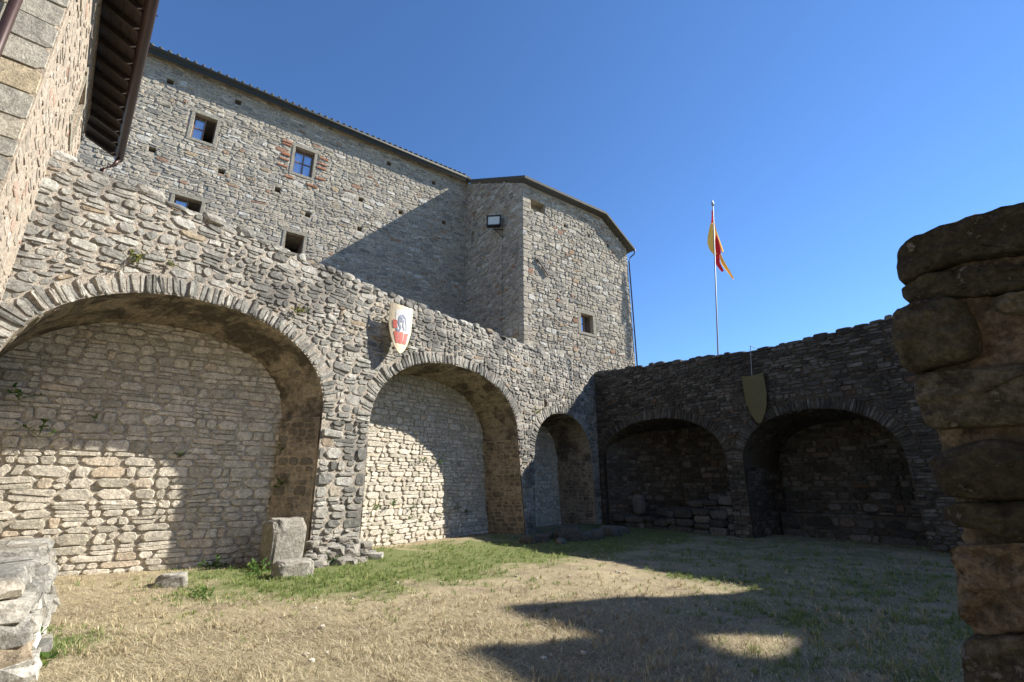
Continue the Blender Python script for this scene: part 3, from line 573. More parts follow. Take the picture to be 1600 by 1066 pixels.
mb.build('tile_ends', 'tile', rf, True, 'stuff')
BLD.finish()

TOW = Wall('corner_tower', 'square stone tower with sloping roof projecting from the main building', 'tower', (*(T0 + FD * 3.6 + FN * 2.7), 0))
tmp = flat(T0, FD, FN); ttop = lerp_fn([(0, 15.55), (5.3, 15.55), (7.25, 14.2)])
TW = [(3.5, 4.3, 8.68, 9.62, 1.2), (.52, 1.42, 14.32, 14.86, .45)]
th_ = [hole(px, py, T0, FD, .2) for px, py in ((883, 353), (920, 369), (950, 384))]
wall_face('mortar_face', tmp, TOW.root, 'facm', 0, 7.25, lambda u: 5, ttop, (), TW + th_)
masonry(TOW, tmp, .27, 7.25, 6.2, 15.5, .36, .165, 'fac', 111, [rpoly(TW[0], .2), rpoly(TW[1], .02)] + [rpoly(h, .02) for h in th_], ttop, pr=(.01, .045), joint=.01, wav=.42, small=.3, rot=.15)
smp = flat(T0, FN, -FD * -1)                    # side face: u runs back from the front corner
smp = lambda u, z, h=0.: (T0[0] + FN[0] * u - FD[0] * h, T0[1] + FN[1] * u - FD[1] * h, z)
stop_ = lerp_fn([(0, 15.55), (5.4, 18.6)])
u_, z_ = onplane(738, 370, T0, FN); sh = [(u_ - .15, u_ + .15, z_ - .4, z_ + .3, .3)]
wall_face('side_mortar_face', smp, TOW.root, 'facm', 0, 5.4, lambda u: 5, stop_, (), sh)
masonry(TOW, smp, .27, 5.4, 6.5, 18.6, .36, .165, 'fac', 112, [rpoly(sh[0], .02)], stop_, pr=(.012, .05), joint=.011, wav=.42, small=.3, rot=.15)
rng = random.Random(77); z = 6.6
while z < 15.35:
    h = rng.uniform(.16, .3); la, lb = (.5, .26) if rng.random() < .5 else (.28, .48)
    for mp_, l in ((tmp, la), (smp, lb)):
        l *= rng.uniform(.8, 1.1); v, f = stone_shape([(0, z), (l, z + rng.uniform(-.015, .015)), (l, z + h), (0, z + h)], mp_, rng, .008, (.03, .05), .93, (.06, .16)); TOW.stone(v, f, rng.uniform(.3, .92), 'fac', 'quoin')
    z += h
window(TOW, tmp, TW[0], 'half', 8, 'lin', .2)
q = MB(); q.add([tmp(.05, 5), tmp(7.22, 5), tmp(7.22, 5, -5.4), tmp(.05, 5, -5.4)], [(0, 1, 2, 3)])
q.add([tmp(7.25, 5), tmp(7.25, 14.2), tmp(7.25, 14.4, -5.4), tmp(7.25, 5, -5.4)], [(0, 1, 2, 3)]); q.build('far_side_wall', 'facm', TOW.root)
r1 = roof_slab('roof', [tmp(-.12, 15.57, .4), tmp(5.38, 15.57, .4), tmp(5.38, 18.72, -5.4), tmp(-.12, 18.72, -5.4)], .13, 'tile', TOW.root)
roof_slab('roof_slope', [tmp(5.38, 15.572, .4), tmp(7.5, 14.05, .4), tmp(7.5, 14.3, -5.4), tmp(5.38, 18.722, -5.4)], .13, 'tile', TOW.root)
mb = MB(); mb.tube([tmp(7.46, 14.1, .42), tmp(7.5, 13.85, .3), tmp(7.42, 13.72, .08), tmp(7.34, 13.5, .04), tmp(7.34, 5, .04)], .036, 8); mb.build('downpipe', 'gut', TOW.root, True)
mb = MB(); pts = [(u, .3, 15.57 + .13) for u in (0, 1.6, 3.2, 4.8)]; pts2 = []
for k in range(5): p = smp(.3 + k * 1.2, 15.8 + k * .68, -.15); pts2.append((p[0], p[1], p[2] + .28)); mb.tube([p, pts2[-1]], .012, 5)
mb.tube(pts2, .008, 5); mb.build('lightning_conductor', 'iron', r1)
TOW.finish()
u, z = onplane(838, 405, T0, FD); u2, z2 = onplane(856, 432, T0, FD); mb = MB(); a = np.array(tmp(u, z, .06)); b = np.array(tmp(u2, z2, .06)); sd = np.cross(b - a, (FN[0], FN[1], 0)); sd = sd / np.linalg.norm(sd) * .1
mb.box(a - sd / 2, b - a, sd, np.array(tmp(u, z, .12)) - a); tag(mb.build('tie_anchor', 'iron'), 'slanting dark iron anchor bar fixed to the tower front', 'anchor bar')
u, z = onplane(782, 352, T0, FN); fl = thing('floodlight', 'square floodlight on an iron bracket on the shaded tower side', 'floodlight', smp(u, z, .0))
c = np.array(smp(u - .15, z, .5)); fx = np.array([.93, -.1, 0]); fx /= np.linalg.norm(fx); fz = np.array([.1, .12, .97]); fz -= fx * (fx @ fz); fz /= np.linalg.norm(fz); fy = np.cross(fz, fx)
def lbox(mb, x0, x1, y0, y1, z0, z1): mb.box(c + fx * x0 + fy * y0 + fz * z0, fx * (x1 - x0), fy * (y1 - y0), fz * (z1 - z0))
mb = MB(); lbox(mb, -.34, .34, -.0, .16, -.3, .3); mb.build('housing', 'iron', fl)
mb = MB(); lbox(mb, -.29, .29, -.02, -.003, -.25, .25); mb.build('lamp_glass', 'lamp', fl)
mb = MB(); lbox(mb, -.36, .36, -.05, .02, -.32, -.25); lbox(mb, -.36, .36, -.05, .02, .25, .32); lbox(mb, -.36, -.29, -.05, .02, -.25, .25); lbox(mb, .29, .36, -.05, .02, -.25, .25); mb.build('rim', 'iron', fl)
mb = MB(); mb.tube([tuple(c - fz * .32), tuple(c - fz * .45 + fy * .05), smp(u - .3, z - .42, .03)], .025, 6); mb.tube([tuple(c - fz * .45), smp(u - .3, z - .85, .03)], .02, 6); mb.build('bracket', 'iron', fl)
mb = MB(); mb.tube([smp(u - .3, z - .4, .07), smp(u - .3, 7, .07)], .007, 5); mb.build('cable', 'iron', fl)

# ================================================================ left house
HOU = Wall('left_house', 'pale stone house with dressed corner blocks and deep dark eaves', 'house', (*K0, 0))
hmp = flat(K0, LD, LN); ua, za = onplane(92, 232, K0, LD); ub_, zb_ = onplane(117, 150, K0, LD)
hw = [(3.6, 4.5, 8.3, 9.3, .25)]
wall_face('side_mortar_face', hmp, HOU.root, 'houm', 0, 6.5, lambda u: -.4 if u < 2.7 else 5.5, lambda u: 10.35, (), hw)
masonry(HOU, hmp, .05, 6.5, 2., 10.3, .32, .14, 'hou', 121, [rpoly(hw[0], .05), [(2.5, -2), (8, -2), (8, 5.6), (2.5, 5.6)]], pr=(.0, .018), joint=.03, wav=.4, small=.2, rot=.12, gap=.25)
qmp = lambda u, z, h=0.: (K0[0] + LN[0] * u - LD[0] * h, K0[1] + LN[1] * u - LD[1] * h, z)
wall_face('front_mortar_face', qmp, HOU.root, 'houm', 0, 6, lambda u: -.4, lambda u: 10.35)
rng = random.Random(8); z = 1.
while z < 10.2:
    h = rng.uniform(.24, .42); l = rng.uniform(.42, .75); cuts = [0.0, l] if rng.random() < .6 else [0., l * .55, l]; cuts.append(l + rng.uniform(.35, .6))
    for x0, x1 in zip(cuts, cuts[1:]):
        j = lambda: rng.uniform(-.012, .012); v, f = stone_shape([(x0 + j() * (x0 > 0), z + j()), (x1 + j(), z + j()), (x1 + j(), z + h + j()), (x0 + j() * (x0 > 0), z + h + j())], qmp, rng, .008, (.012, .03), .95, (.05, .1)); HOU.stone(v, f, rng.random(), 'quo', 'quoin')
    z += h
masonry(HOU, qmp, 1.2, 4, 4, 10.3, .4, .2, 'hou', 122)
q = MB(); q.add([hmp(6.5, 5.5), hmp(6.5, 10.35), hmp(6.5, 10.35, -6), hmp(6.5, 5.5, -6)], [(0, 1, 2, 3)]); q.add([hmp(0, -.4, -6), hmp(6.5, -.4, -6), hmp(6.5, 10.3, -6), hmp(0, 10.3, -6)], [(0, 1, 2, 3)]); q.build('rear_walls', 'houm', HOU.root)
window(HOU, hmp, hw[0], 'open', 4, 'lin', .1)
ro = roof_slab('roof', [hmp(-.9, 10.22, .62), hmp(7.7, 10.22, .62), hmp(7.7, 12.2, -4), hmp(-.9, 12.2, -4)], .12, 'tile', HOU.root)
nb = 5
for k in range(nb):
    h0 = .62 - k * .155; h1 = h0 - .148; z0_ = 10.19 + (.62 - h0) * .43; z1_ = 10.19 + (.62 - h1) * .43; b_ = MB(); a = np.array(hmp(-.9, z0_, h0)); b_.box(a, np.array(hmp(7.7, z0_, h0)) - a, np.array(hmp(-.9, z1_, h1)) - a, (0, 0, .025)); b_.build('soffit_board', 'wood', ro)
for k in range(16):
    u = -.75 + k * .55; b_ = MB(); a = np.array(hmp(u, 10.06, .6)); b_.box(a, np.array(hmp(u + .1, 10.06, .6)) - a, np.array(hmp(u, 10.36, -.05)) - a, (0, 0, .12)); b_.build('rafter', 'wood', ro)
mb = MB(); n = 10                                 # half round gutter
arcp = [(.70 + .1 * math.cos(math.pi * (1 + k / n)), 10.14 + .11 * math.sin(math.pi * (1 + k / n))) for k in range(n + 1)]; arci = [(.70 + .09 * math.cos(math.pi * (1 + k / n)), 10.145 + .1 * math.sin(math.pi * (1 + k / n))) for k in range(n + 1)][::-1]
ring = arcp + arci; m_ = len(ring); mb.add([hmp(-.9, z, h) for h, z in ring] + [hmp(7.75, z, h) for h, z in ring], [(i, (i + 1) % m_, m_ + (i + 1) % m_, m_ + i) for i in range(m_)] + [tuple(range(m_, 2 * m_))]); gu = mb.build('gutter', 'gut', ro, True)
for k in range(9): b_ = MB(); b_.tube([hmp(.2 + k * .9, 10.16, .83), hmp(.2 + k * .9, 10.16, .58)], .012, 5); b_.build('gutter_bracket', 'gut', gu)
mb = MB(); mb.tube([hmp(7.6, 10.05, .70), hmp(7.6, 9.85, .66), hmp(7.6, 9.6, .45), hmp(7.6, 5, .45)], .05, 10); mb.build('far_downpipe', 'gut', HOU.root, True)
mb = MB(); mb.tube([qmp(.42, 11, .14), qmp(.42, 0, .14)], .055, 12); dpq = mb.build('downpipe', 'gut', HOU.root, True)
for z in (4.2, 6.2, 8.2): b_ = MB(); b_.tube([qmp(.42, z, .14), qmp(.42, z + .06, .14)], .066, 12); b_.build('pipe_collar', 'gut', dpq, True)
HOU.finish()

# ================================================================ near gate pier of big boulders
PIE = Wall('gate_pier', 'close dark pier of big rounded boulders in coarse brown mortar', 'pier', (2.4, 2.2, 0))
PP = V2(2.1, 2.5); PD = V2(.62, -.7846); PN = V2(.7846, .62); pmp = flat(PP, PD, PN)
prof = [(1510, 1066), (1503, 985), (1497, 940), (1492, 860), (1490, 800), (1470, 740), (1458, 700), (1440, 640), (1432, 590), (1420, 520), (1416, 470), (1412, 430), (1414, 390)]
pe = sorted((onplane(x, y, PP, PD)[1], onplane(x, y, PP, PD)[0]) for x, y in prof); ledge = lambda z: float(np.interp(z, [p[0] for p in pe], [p[1] for p in pe])) + .04
mb = MB(); zs = np.linspace(-.3, 2.78, 120); us = np.linspace(0, 1, 110); rows = []
for z in zs:
    row = []
    for t in us:                                 # round the end, along the face
        e = ledge(z); a = t * 2.2
        if a < .35: uu, hh = e + .10 * (1 - math.sin(a / .35 * math.pi / 2)) * 0 + .0, -.7 + a / .35 * .66
        else: uu, hh = e + (a - .35), -.04 + .04 * min(1, (a - .35) / .08)
        nz = .03 * noise.noise(Vector((uu * 9, z * 9, hh * 9))) + .02 * noise.noise(Vector((uu * 26, z * 26, 2))) - .02; row.append(pmp(uu + nz, z, hh + nz))
    rows.append(row)
k = len(us); mb.add([p for r in rows for p in r], [(i * k + j, i * k + j + 1, (i + 1) * k + j + 1, (i + 1) * k + j) for i in range(len(zs) - 1) for j in range(k - 1)])
mb.add([rows[-1][0], rows[-1][-1], pmp(2.2, 2.78, -.7), ], [(0, 1, 2)]); mb.build('mortar_core', 'pmo', PIE.root, True)
def boulder(W, px, h, m, r, seed, push=.03, nr=13, back=.45, rough=.06):
    """outline seen from the court -> a thick rounded block set in the pier"""
    P_ = [onplane(x, y, PP, PD) for x, y in px]; n0 = len(P_); N = 72; dense = []
    for i in range(n0):                          # Catmull-Rom outline
        p0, p1, p2, p3 = (np.array(P_[(i + k) % n0]) for k in (-1, 0, 1, 2)); per = max(2, N // n0)
        for s in range(per): t = s / per; dense.append(.5 * ((2 * p1) + (-p0 + p2) * t + (2 * p0 - 5 * p1 + 4 * p2 - p3) * t * t + (-p0 + 3 * p1 - 3 * p2 + p3) * t ** 3))
    n = len(dense); c = np.mean(dense, 0); v = []; prof_ = [(.93, -back), (1., -back * .5), (1., -.02)] + [(math.cos(q) ** .42, h * math.sin(q) ** .8) for q in np.linspace(.1, 1.54, nr)]
    for sc, hh in prof_:
        for p in dense:
            x = c + (p - c) * sc; nz = rough * (.6 * noise.noise(Vector((x[0] * 6, x[1] * 6, hh * 6 + seed))) + .5 * noise.noise(Vector((x[0] * 17, x[1] * 17, seed))) + .35 * noise.noise(Vector((x[0] * 42, x[1] * 42, hh * 30 + seed)))); v.append(pmp(x[0], x[1], hh + push + nz * (hh > -.1)))
    v.append(pmp(c[0], c[1], h + push)); R = len(prof_); f = [(a * n + i, a * n + (i + 1) % n, (a + 1) * n + (i + 1) % n, (a + 1) * n + i) for a in range(R - 1) for i in range(n)] + [((R - 1) * n + i, (R - 1) * n + (i + 1) % n, R * n) for i in range(n)]
    o = build('boulder', v, f, m, W.root, r, None, True)
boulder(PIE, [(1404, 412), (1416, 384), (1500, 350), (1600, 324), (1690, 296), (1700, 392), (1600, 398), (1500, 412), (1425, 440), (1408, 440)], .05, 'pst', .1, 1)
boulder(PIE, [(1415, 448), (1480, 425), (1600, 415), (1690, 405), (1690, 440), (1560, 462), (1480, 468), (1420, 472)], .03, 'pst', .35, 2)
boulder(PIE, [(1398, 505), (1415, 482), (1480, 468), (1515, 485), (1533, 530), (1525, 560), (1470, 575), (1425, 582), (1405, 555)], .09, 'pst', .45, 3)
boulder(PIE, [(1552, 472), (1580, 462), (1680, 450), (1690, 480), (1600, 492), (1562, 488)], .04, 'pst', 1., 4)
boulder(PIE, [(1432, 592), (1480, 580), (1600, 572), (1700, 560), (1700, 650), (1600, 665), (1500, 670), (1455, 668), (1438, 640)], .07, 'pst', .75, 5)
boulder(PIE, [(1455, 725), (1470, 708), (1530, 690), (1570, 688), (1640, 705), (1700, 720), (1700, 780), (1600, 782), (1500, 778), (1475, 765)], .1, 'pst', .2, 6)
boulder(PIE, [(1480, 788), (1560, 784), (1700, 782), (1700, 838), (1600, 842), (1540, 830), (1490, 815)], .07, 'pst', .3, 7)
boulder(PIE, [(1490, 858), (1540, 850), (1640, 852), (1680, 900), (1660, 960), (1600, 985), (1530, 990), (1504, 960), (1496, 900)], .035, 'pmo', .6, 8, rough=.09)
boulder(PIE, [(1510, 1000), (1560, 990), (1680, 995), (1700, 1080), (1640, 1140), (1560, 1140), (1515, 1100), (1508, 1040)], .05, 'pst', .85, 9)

# ================================================================ tall wall beyond the court (its shadow crosses the ground)
OUT = thing('outer_wall', 'tall stepped stone wall outside the court beyond the shaded arcade', 'wall', (18, 8, 0))
nr, rr_ = V2(.8, .6), V2(.6, -.8); omp = lambda a, z, h=0.: (nr[0] * (21 + h) + rr_[0] * a, nr[1] * (21 + h) + rr_[1] * a, z)
def cast(px, py):               # point of the wall plane whose shadow falls on this ground point
    g = ground(px, py)[:2]; h = (21 - g @ nr) / (SX * nr[0] + SY * nr[1]); return g @ rr_ + h * (SX * rr_[0] + SY * rr_[1]), h
opn = [cast(*p) for p in ((1070, 1005), (1090, 997), (1150, 992), (1240, 993), (1238, 1005), (1215, 1032), (1180, 1043), (1110, 1030))]
e0, h0_ = cast(790, 950); e1, h1_ = cast(905, 1000); e2, h2_ = cast(720, 1028); olo, ohi = min(p[0] for p in opn), max(p[0] for p in opn)
cols = sorted({e0, (e1 + e2) / 2, e0 + 15} | {p[0] for p in opn}); mb = MB()
def oslab(a0, a1, z00, z01, z10, z11):
    c = [(a0, z00), (a1, z01), (a1, z11), (a0, z10)]; v = [omp(a, z) for a, z in c] + [omp(a, z, .3) for a, z in c]; mb.add(v, [(0, 1, 2, 3), (7, 6, 5, 4), (0, 4, 5, 1), (1, 5, 6, 2), (2, 6, 7, 3), (3, 7, 4, 0)])
def oz(u, hi):
    zz = []
    for i in range(len(opn)):
        p, q = opn[i], opn[(i + 1) % len(opn)]
        if abs(p[0] - q[0]) > 1e-9 and min(p[0], q[0]) - 1e-9 <= u <= max(p[0], q[0]) + 1e-9: zz.append(p[1] + (q[1] - p[1]) * (u - p[0]) / (q[0] - p[0]))
    return max(zz) if hi else min(zz)
for a, b in zip(cols, cols[1:]):
    tp = (h0_ + h1_) / 2 if b <= (e1 + e2) / 2 + 1e-6 else h2_
    if olo < (a + b) / 2 < ohi: oslab(a, b, -.4, -.4, oz(a, 0), oz(b, 0)); oslab(a, b, oz(a, 1), oz(b, 1), tp, tp)
    else: oslab(a, b, -.4, -.4, tp, tp)
mb.build('masonry', 'facm', OUT)

# ================================================================ unseen range added behind the camera to cut sky light in the shade
RR = thing('added_rear_range', 'unseen plain stone range added behind the camera to block sky light', 'building', (0, -6, 0)); mb = MB()
mb.box((-12, -12, -.4), (26, 0, 0), (0, 7.5, 0), (0, 0, 12)); mb.build('walls', 'houm', RR); mb = MB(); mb.add([(-12.5, -4, 11.9), (14.5, -4, 11.9), (14.5, -8.2, 14.5), (-12.5, -8.2, 14.5), (-12.5, -12.5, 11.9), (14.5, -12.5, 11.9)], [(0, 1, 2, 3), (3, 2, 5, 4), (0, 3, 4), (1, 5, 2)]); mb.build('roof', 'tile', RR)
# ================================================================ flag, shields
fp = RC + RN * 5.1
ub0 = onplane(1122, 556, fp, RD); base = fp + RD * ub0[0]; ut = onplane(1114, 322, fp, RD); fl = thing('flag_on_pole', 'red and yellow flag drooping from a slim metal pole behind the wall', 'flag', (base[0], base[1], 0))
topp = fp + RD * ut[0]; kk = ub0[1] / (ut[1] - ub0[1]); base = base - (topp - base) * kk; b3, t3 = Vector((base[0], base[1], 0)), Vector((topp[0], topp[1], ut[1])); mb = MB(); mb.tube([b3, b3.lerp(t3, .5), t3], [.05, .036, .026], 10); mb.build('pole', 'steel', fl, True)
mb = MB(); mb.tube([t3, t3 + Vector((0, 0, .12)), t3 + Vector((0, 0, .3)), t3 + Vector((0, 0, .38))], [.05, .07, .03, .005], 8); mb.build('finial', 'steel', fl, True)
fdir = V2(.97, .22)                              # cloth hangs across the view
def sheet(name, left, right, m, dep, seed, n=16, k=8):
    mb = MB(); Lf = np.array(left, float); Rt = np.array(right, float); v = []
    for i in range(n + 1):
        t = i / n; a = [np.interp(t, np.linspace(0, 1, len(Lf)), Lf[:, q]) for q in (0, 1)]; b = [np.interp(t, np.linspace(0, 1, len(Rt)), Rt[:, q]) for q in (0, 1)]
        for j in range(k + 1):
            s = j / k; px, py = a[0] + (b[0] - a[0]) * s, a[1] + (b[1] - a[1]) * s; u, z = onplane(px, py, fp, fdir); off = dep * math.sin(math.pi * s) + .07 * math.sin(s * 7 + seed + t * 2) * min(1, t * 3); p = fp + fdir * u + V2(.22, -.97) * off; v.append((p[0], p[1], z))
    mb.add(v, [(i * (k + 1) + j, i * (k + 1) + j + 1, (i + 1) * (k + 1) + j + 1, (i + 1) * (k + 1) + j) for i in range(n) for j in range(k)]); return mb.build(name, m, fl, True)
sheet('red_cloth', [(1113, 329), (1111, 350)], [(1115, 329), (1116, 350)], 'fred', .05, 0)
sheet('yellow_cloth', [(1111, 350), (1106, 370), (1105, 381), (1109, 391), (1117, 400)], [(1116, 350), (1119, 368), (1117, 380), (1117, 392), (1118, 400)], 'fyel', .18, 1)
sheet('red_cloth', [(1115, 367), (1117, 385), (1119, 400)], [(1120, 367), (1126, 385), (1129, 397)], 'fred', .12, 2)
sheet('red_cloth', [(1119, 399), (1120, 412), (1130, 424.5)], [(1127, 397), (1126, 410), (1130.5, 425)], 'fred', .06, 3)
sheet('yellow_cloth', [(1125, 399), (1129, 411), (1139, 425), (1146, 436)], [(1128, 397), (1133, 409), (1141, 424), (1147, 437)], 'fyel', .05, 4)
sheet('yellow_cloth', [(1116, 345), (1118, 362), (1124, 382), (1129, 396)], [(1116.5, 345), (1121, 362), (1127, 382), (1131, 394)], 'fyel', .03, 5)
def shield(name, label, P, D, N, px, m, off, curve, paint):
    (ul, zl), (ur, zr), (ut_, zt_) = (onplane(x, y, P, D) for x, y in px); cu = (ul + ur) / 2; hw = abs(ur - ul) / 2; zt = (zl + zr) / 2; ht = zt - zt_
    root = thing(name, label, 'shield', (*(P + D * cu - N * off), zt))
    wid = lambda t: hw * (1 if t < .3 else math.cos((t - .3) / .7 * math.pi / 2) ** .62)
    def sp(s, t, lift=0.): x = s * wid(t); o = off + lift + curve * (1 - (x / hw) ** 2) + .05 * (1 - t); p = P + D * (cu + x) - N * o; return (p[0], p[1], zt - t * ht + .05 * s * s * (t < .02))
    mb = MB(); n, k = 24, 12
    for lf in (0., -.03): mb.add([sp(-1 + 2 * j / k, i / n * .995, lf) for i in range(n + 1) for j in range(k + 1)], [(i * (k + 1) + j, i * (k + 1) + j + 1, (i + 1) * (k + 1) + j + 1, (i + 1) * (k + 1) + j)[::1 if lf == 0 else -1] for i in range(n) for j in range(k)])
    N1 = (n + 1) * (k + 1); rim = [i * (k + 1) for i in range(n + 1)] + [n * (k + 1) + j for j in range(1, k + 1)] + [i * (k + 1) + k for i in range(n - 1, -1, -1)] + [j for j in range(k - 1, 0, -1)]
    mb.f += [(rim[i], rim[(i + 1) % len(rim)], N1 + rim[(i + 1) % len(rim)], N1 + rim[i]) for i in range(len(rim))]; mb.m += [0] * len(rim)
    board = mb.build('board', m, root, False)
    for nm, mk, quad, lf in paint:
        q = MB(); a, b = 8, 8; pts = []
        for i in range(a + 1):
            for j in range(b + 1):
                y, x = i / a, j / b; c = [np.array(v, float) for v in quad]; w_ = (c[0] * (1 - x) + c[1] * x) * (1 - y) + (c[3] * (1 - x) + c[2] * x) * y; pts.append(sp(w_[0], w_[1], lf))
        q.add(pts, [(i * (b + 1) + j, i * (b + 1) + j + 1, (i + 1) * (b + 1) + j + 1, (i + 1) * (b + 1) + j) for i in range(a) for j in range(b)]); q.build(nm, mk, board, True)
    mb = MB(); mb.tube([sp(0, .03, -.04), tuple(P + D * cu) + (zt - .02,)], .012, 6); mb.tube([sp(0, .55, -.04), tuple(P + D * cu) + (zt - .6 * ht,)], .012, 6); mb.build('hanger', 'iron', root); return root, sp
paint = [('white_field', 'white', [(-.62, .1), (.86, .08), (.9, .74), (-.55, .74)], .004)]
for x0, x1 in ((-.72, -.36), (-.3, .12), (.2, .66)): paint.append(('red_panel', 'red', [(x0, .57), (x1, .55), (x1 + .02, .79), (x0 + .02, .8)], .008))
paint.append(('red_panel', 'red', [(-.78, .33), (-.48, .33), (-.46, .5), (-.76, .5)], .008))
for a, b, wv in (((-.3, .25), (-.05, .2), .07), ((-.05, .2), (.2, .26), .06), ((.2, .26), (.32, .4), .06), ((-.3, .25), (-.36, .4), .08), ((-.36, .4), (-.14, .47), .07), ((-.14, .47), (-.3, .55), .06), ((.05, .3), (.0, .42), .06), ((.0, .42), (.22, .52), .06), ((.32, .4), (.4, .53), .05), ((-.1, .26), (-.16, .36), .08), ((-.5, .5), (-.4, .56), .08)):
    dx, dy = b[0] - a[0], b[1] - a[1]; l = math.hypot(dx, dy); nx, ny = -dy / l * wv, dx / l * wv * .5; paint.append(('painted_stroke', 'blue', [(a[0] - nx, a[1] - ny), (a[0] + nx, a[1] + ny), (b[0] + nx * .7, b[1] + ny * .7), (b[0] - nx * .7, b[1] - ny * .7)], .012))
shield('painted_shield', 'cream heraldic shield with red panels and grey-blue figure on the sunlit wall', A0, AD, AN, [(598, 481), (633, 488), (613, 557)], 'cream', .3, .1, paint)
r_, sp_ = shield('plain_shield', 'plain olive shield hanging from a rod between the two shaded arches', RC, RD, RN, [(1163, 590), (1197, 587), (1188, 663)], 'olive', .14, .05, [])
mb = MB(); uu, zz = onplane(1179, 588, RC, RD); uu2, zz2 = onplane(1177, 544, RC, RD); mb.tube([rmp(uu, zz - .05, .2), rmp(uu2, zz2 + .05, .2)], .012, 6); mb.tube([rmp(uu2, zz2 + .03, .2), rmp(uu2, zz2 + .03, -.2)], .012, 6); mb.build('rod', 'steel', r_)

# ================================================================ loose stones
def loose(name, label, cat, c, size, m, seed, ax=None, box=.5, rough=.14, sub=3, rz=0., group=None, r=.5):
    v, f = rock((c[0], c[1], c[2]), size, rz, seed, sub, box, rough, ax); o = build(name, v - np.array([c[0], c[1], 0]), f, m, None, r, None, False); o.location = (c[0], c[1], 0); return tag(o, label, cat, group)
pb = A0 + AD * -2.2 - AN * .02
loose('stone_block', 'upright rough squared stone block standing beside the arcade pier', 'stone block', (*pb, .42), (.7, .6, 1.08), 'blk', 2.2, (AD, AN), .32, .1, 4, r=.6)
g_ = ground(452, 902); loose('stone_slab', 'low flat grey stone slab lying in front of the upright block', 'stone slab', (g_[0], g_[1] + .12, .1), (.66, .42, .36), 'blk', 5.1, (V2(.72, .694), V2(-.694, .72)), .25, .07, 4, r=.9)
g_ = ground(268, 917); loose('loose_rock', 'single small pale rock on the dry ground before the large niche', 'rock', (g_[0], g_[1], .08), (.42, .28, .26), 'blk', 8.4, None, .5, .2, 3, .4, r=.8)
PF = Wall('pier_footing', 'crumbling rubble footing at the base of the pier between the big arches', 'rubble', (*(A0 - AD * .8 - AN * .3), 0)); rng = random.Random(21)
for k in range(70):
    u = rng.uniform(-1.75, -.25); t = rng.random() ** 1.3; o = .05 + .62 * (1 - t) * rng.uniform(.5, 1.1); c = A0 + AD * u - AN * o; s_ = rng.uniform(.1, .33) * (1.15 - .3 * t); v, f = rock((c[0], c[1], .0 + t * .42), (s_ * 1.2, s_ * .9, s_ * .6), rng.uniform(0, 3), rng.random() * 50, 2, .45, .28); PF.stone(v, f, rng.random(), rng.choice(('arc', 'blk', 'blk')))
PF.finish()
for k, (px, py, s) in enumerate(((890, 846, .75), (862, 842, .4), (846, 848, .5), (826, 850, .45), (913, 846, .5), (934, 842, .55), (955, 838, .6), (972, 834, .45), (876, 850, .3))):
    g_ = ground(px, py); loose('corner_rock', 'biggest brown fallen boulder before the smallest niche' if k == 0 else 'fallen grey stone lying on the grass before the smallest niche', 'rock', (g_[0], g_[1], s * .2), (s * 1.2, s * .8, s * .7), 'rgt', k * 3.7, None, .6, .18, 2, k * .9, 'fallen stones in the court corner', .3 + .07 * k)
LR = Wall('ruined_wall', 'broken pale low wall of stacked stones below the left house', 'ruin', (-5.2, 6.0, 0)); rng = random.Random(33)
p0, p1 = V2(-4.75, 5.3), V2(-7.0, 7.9); dd = (p1 - p0) / np.linalg.norm(p1 - p0); nn = V2(-dd[1], dd[0])
for lay in range(5):
    t = -1.0
    while t < 3.2:
        l = rng.uniform(.16, .5); h = rng.uniform(.12, .24)
        for back in (0., .45, .9):
            if lay * .17 > .8 - .05 * t + rng.uniform(-.15, .15): continue
            c = p0 + dd * (t + l / 2) + nn * (back + .05 * lay + rng.uniform(-.05, .05) + .12); v, f = rock((c[0], c[1], .06 + lay * .17), (l * 1.05, .5, h * 1.15), 0, rng.random() * 70, 2, .4, .32, (dd, nn)); v[:, 2] += .03 * (v[:, 0] - c[0]); LR.stone(v, f, rng.random(), rng.choice(('blk', 'arc', 'arc')))
        t += l
LR.finish()
rng = random.Random(3)
for k in range(26):
    x, y = rng.uniform(-4, 3), rng.uniform(5, 10); s = rng.uniform(.025, .06); loose('pebble', 'tiny pale pebble lying on the dry courtyard ground', 'pebble', (x, y, gz(x, y) + s * .3), (s * 1.3, s, s * .8), 'nic', k, None, .7, .1, 1, k, 'pebbles on the ground', rng.random())

# ================================================================ wall plants and weeds
def plant(loc, size, n, m, label, group, seed, out=(0, 0), up=1., spread=1.):
    rng = random.Random(seed); root = thing('wall_plant' if group.startswith('plants') else 'weed', label, 'plant', loc, group); mb = MB(); stem = MB()
    for i in range(max(4, n // 9)):
        a = rng.uniform(0, 6.28); e = rng.uniform(.25, 1.3) * up; l = size * rng.uniform(.6, 1.1); dv = Vector((math.cos(a) * math.cos(e) * spread + out[0], math.sin(a) * math.cos(e) * spread + out[1], math.sin(e))).normalized()
        b = Vector(loc); tip = b + dv * l + Vector((0, 0, -.15 * l)); stem.tube([b, b.lerp(tip, .5) + Vector((0, 0, .08 * l)), tip], .004, 4, 0, False)
        for k in range(9):
            t = rng.uniform(.25, 1.); p = b.lerp(tip, t) + Vector((0, 0, .3 * l * t * (1 - t))); q = Vector((rng.gauss(0, 1), rng.gauss(0, 1), rng.gauss(.3, .7))).normalized(); r = q.orthogonal().normalized(); s = size * rng.uniform(.1, .22)
            mb.add([p, p + q * s * .5 + r * s * .3, p + q * s, p + q * s * .5 - r * s * .3], [(0, 1, 2), (0, 2, 3)], rng.random())
    mb.build('foliage', m, root); stem.build('stems', m, root)
GP = 'plants rooted in the arcade wall'
o2 = (-AN[0] * .8, -AN[1] * .8)
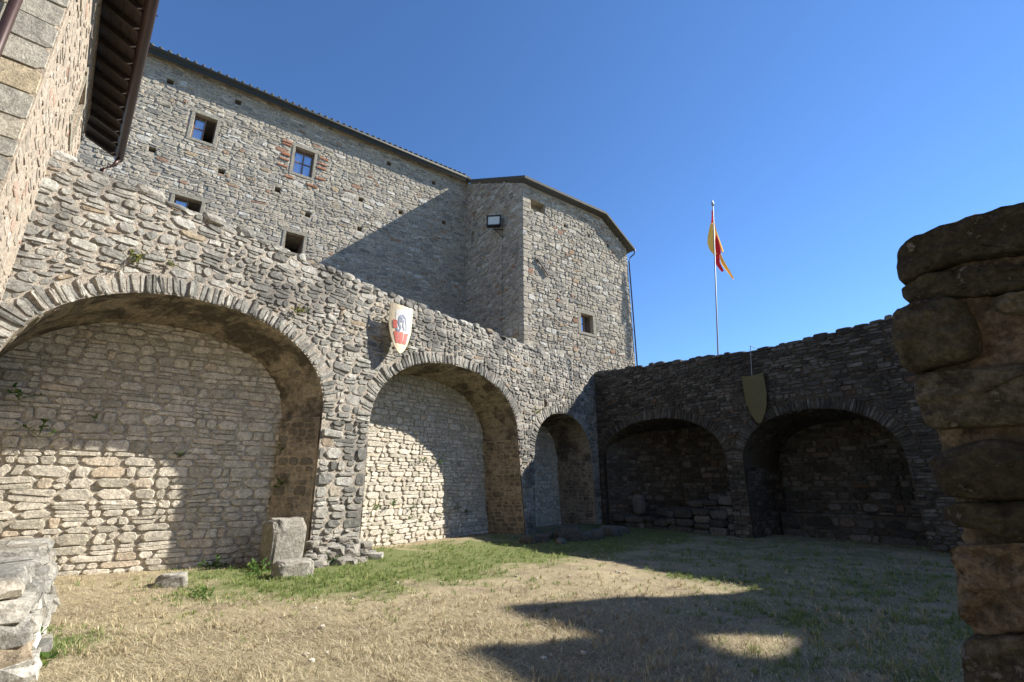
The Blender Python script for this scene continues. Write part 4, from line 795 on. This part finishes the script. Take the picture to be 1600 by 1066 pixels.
for k, (px, py, s, n, mk, lab) in enumerate(((205, 412, .34, 90, 'leafy', 'bushy green plant rooted above the crown of the largest arch'), (268, 418, .2, 40, 'leafy', 'small plant beside the putlog hole above the largest arch'), (462, 490, .32, 80, 'leafy', 'yellowing plant below the wall hole right of the largest arch'), (632, 548, .3, 60, 'leafy', 'yellowish tuft on the wall beside the painted shield tip'), (603, 552, .2, 40, 'leafy', 'small tuft in the shadow of the painted shield'), (838, 648, .42, 70, 'leafy', 'straggly yellow plant above the smallest arch'))):
    u, z = onplane(px, py, A0, AD); plant(amp(u, z, .03), s, n, mk, lab, GP, 200 + k, o2)
def on_back(px, py, w_): P = A0 + AN * (w_ - .04); u, z = onplane(px, py, P, AD); return (P[0] + AD[0] * u, P[1] + AD[1] * u, z)
for k, (px, py, s) in enumerate(((585, 797, .32), (612, 790, .28), (640, 797, .24), (638, 812, .2), (655, 815, .2), (660, 722, .28), (686, 724, .24), (612, 838, .24), (712, 795, .24), (726, 802, .22), (685, 805, .18), (668, 830, .16))):
    plant(on_back(px, py, 1.48), s, 45, 'leaf', 'small green weed sprouting from the sunlit back of the middle niche', 'plants on the middle niche back wall', 230 + k, o2)
for k, (px, py, s) in enumerate(((60, 682, .45), (30, 625, .4), (150, 655, .2), (280, 716, .25))):
    P = A0 + AN * (2.2 - .0022 * px); u, z = onplane(px, py, P, AD); plant((P[0] + AD[0] * u, P[1] + AD[1] * u, z), s, 40, 'leaf', 'dark plant growing in the shaded back of the largest niche', 'plants on the largest niche back wall', 250 + k, o2)
for k, (u, z, s) in enumerate(((-1.95, 2.3, .4), (-2.0, 1.5, .55))): p = A0 + AD * u + AN * .98; plant((*p, z), s, 70, 'leaf', 'leafy green plant in the inner corner of the largest niche', 'plants in the largest niche corner', 260 + k, o2)
for k, (px, py, s, lab) in enumerate(((408, 898, .42, 'leafy weed at the left foot of the low stone slab'), (330, 890, .35, 'low weed at the foot of the large niche wall'), (490, 885, .38, 'weed clump between the slab and the pier footing'), (520, 882, .3, 'small weed before the pier footing'), (315, 935, .25, 'flat weed in the dry grass near the small rock'), (12, 1045, .45, 'leafy weed at the foot of the broken low wall'), (55, 845, .2, 'tiny weed in the large niche wall beside the ruin'))):
    g_ = ground(px, py); plant((g_[0], g_[1], gz(g_[0], g_[1])), s, 110, 'leaf', lab, 'weeds on the ground', 280 + k, (0, 0), .8)
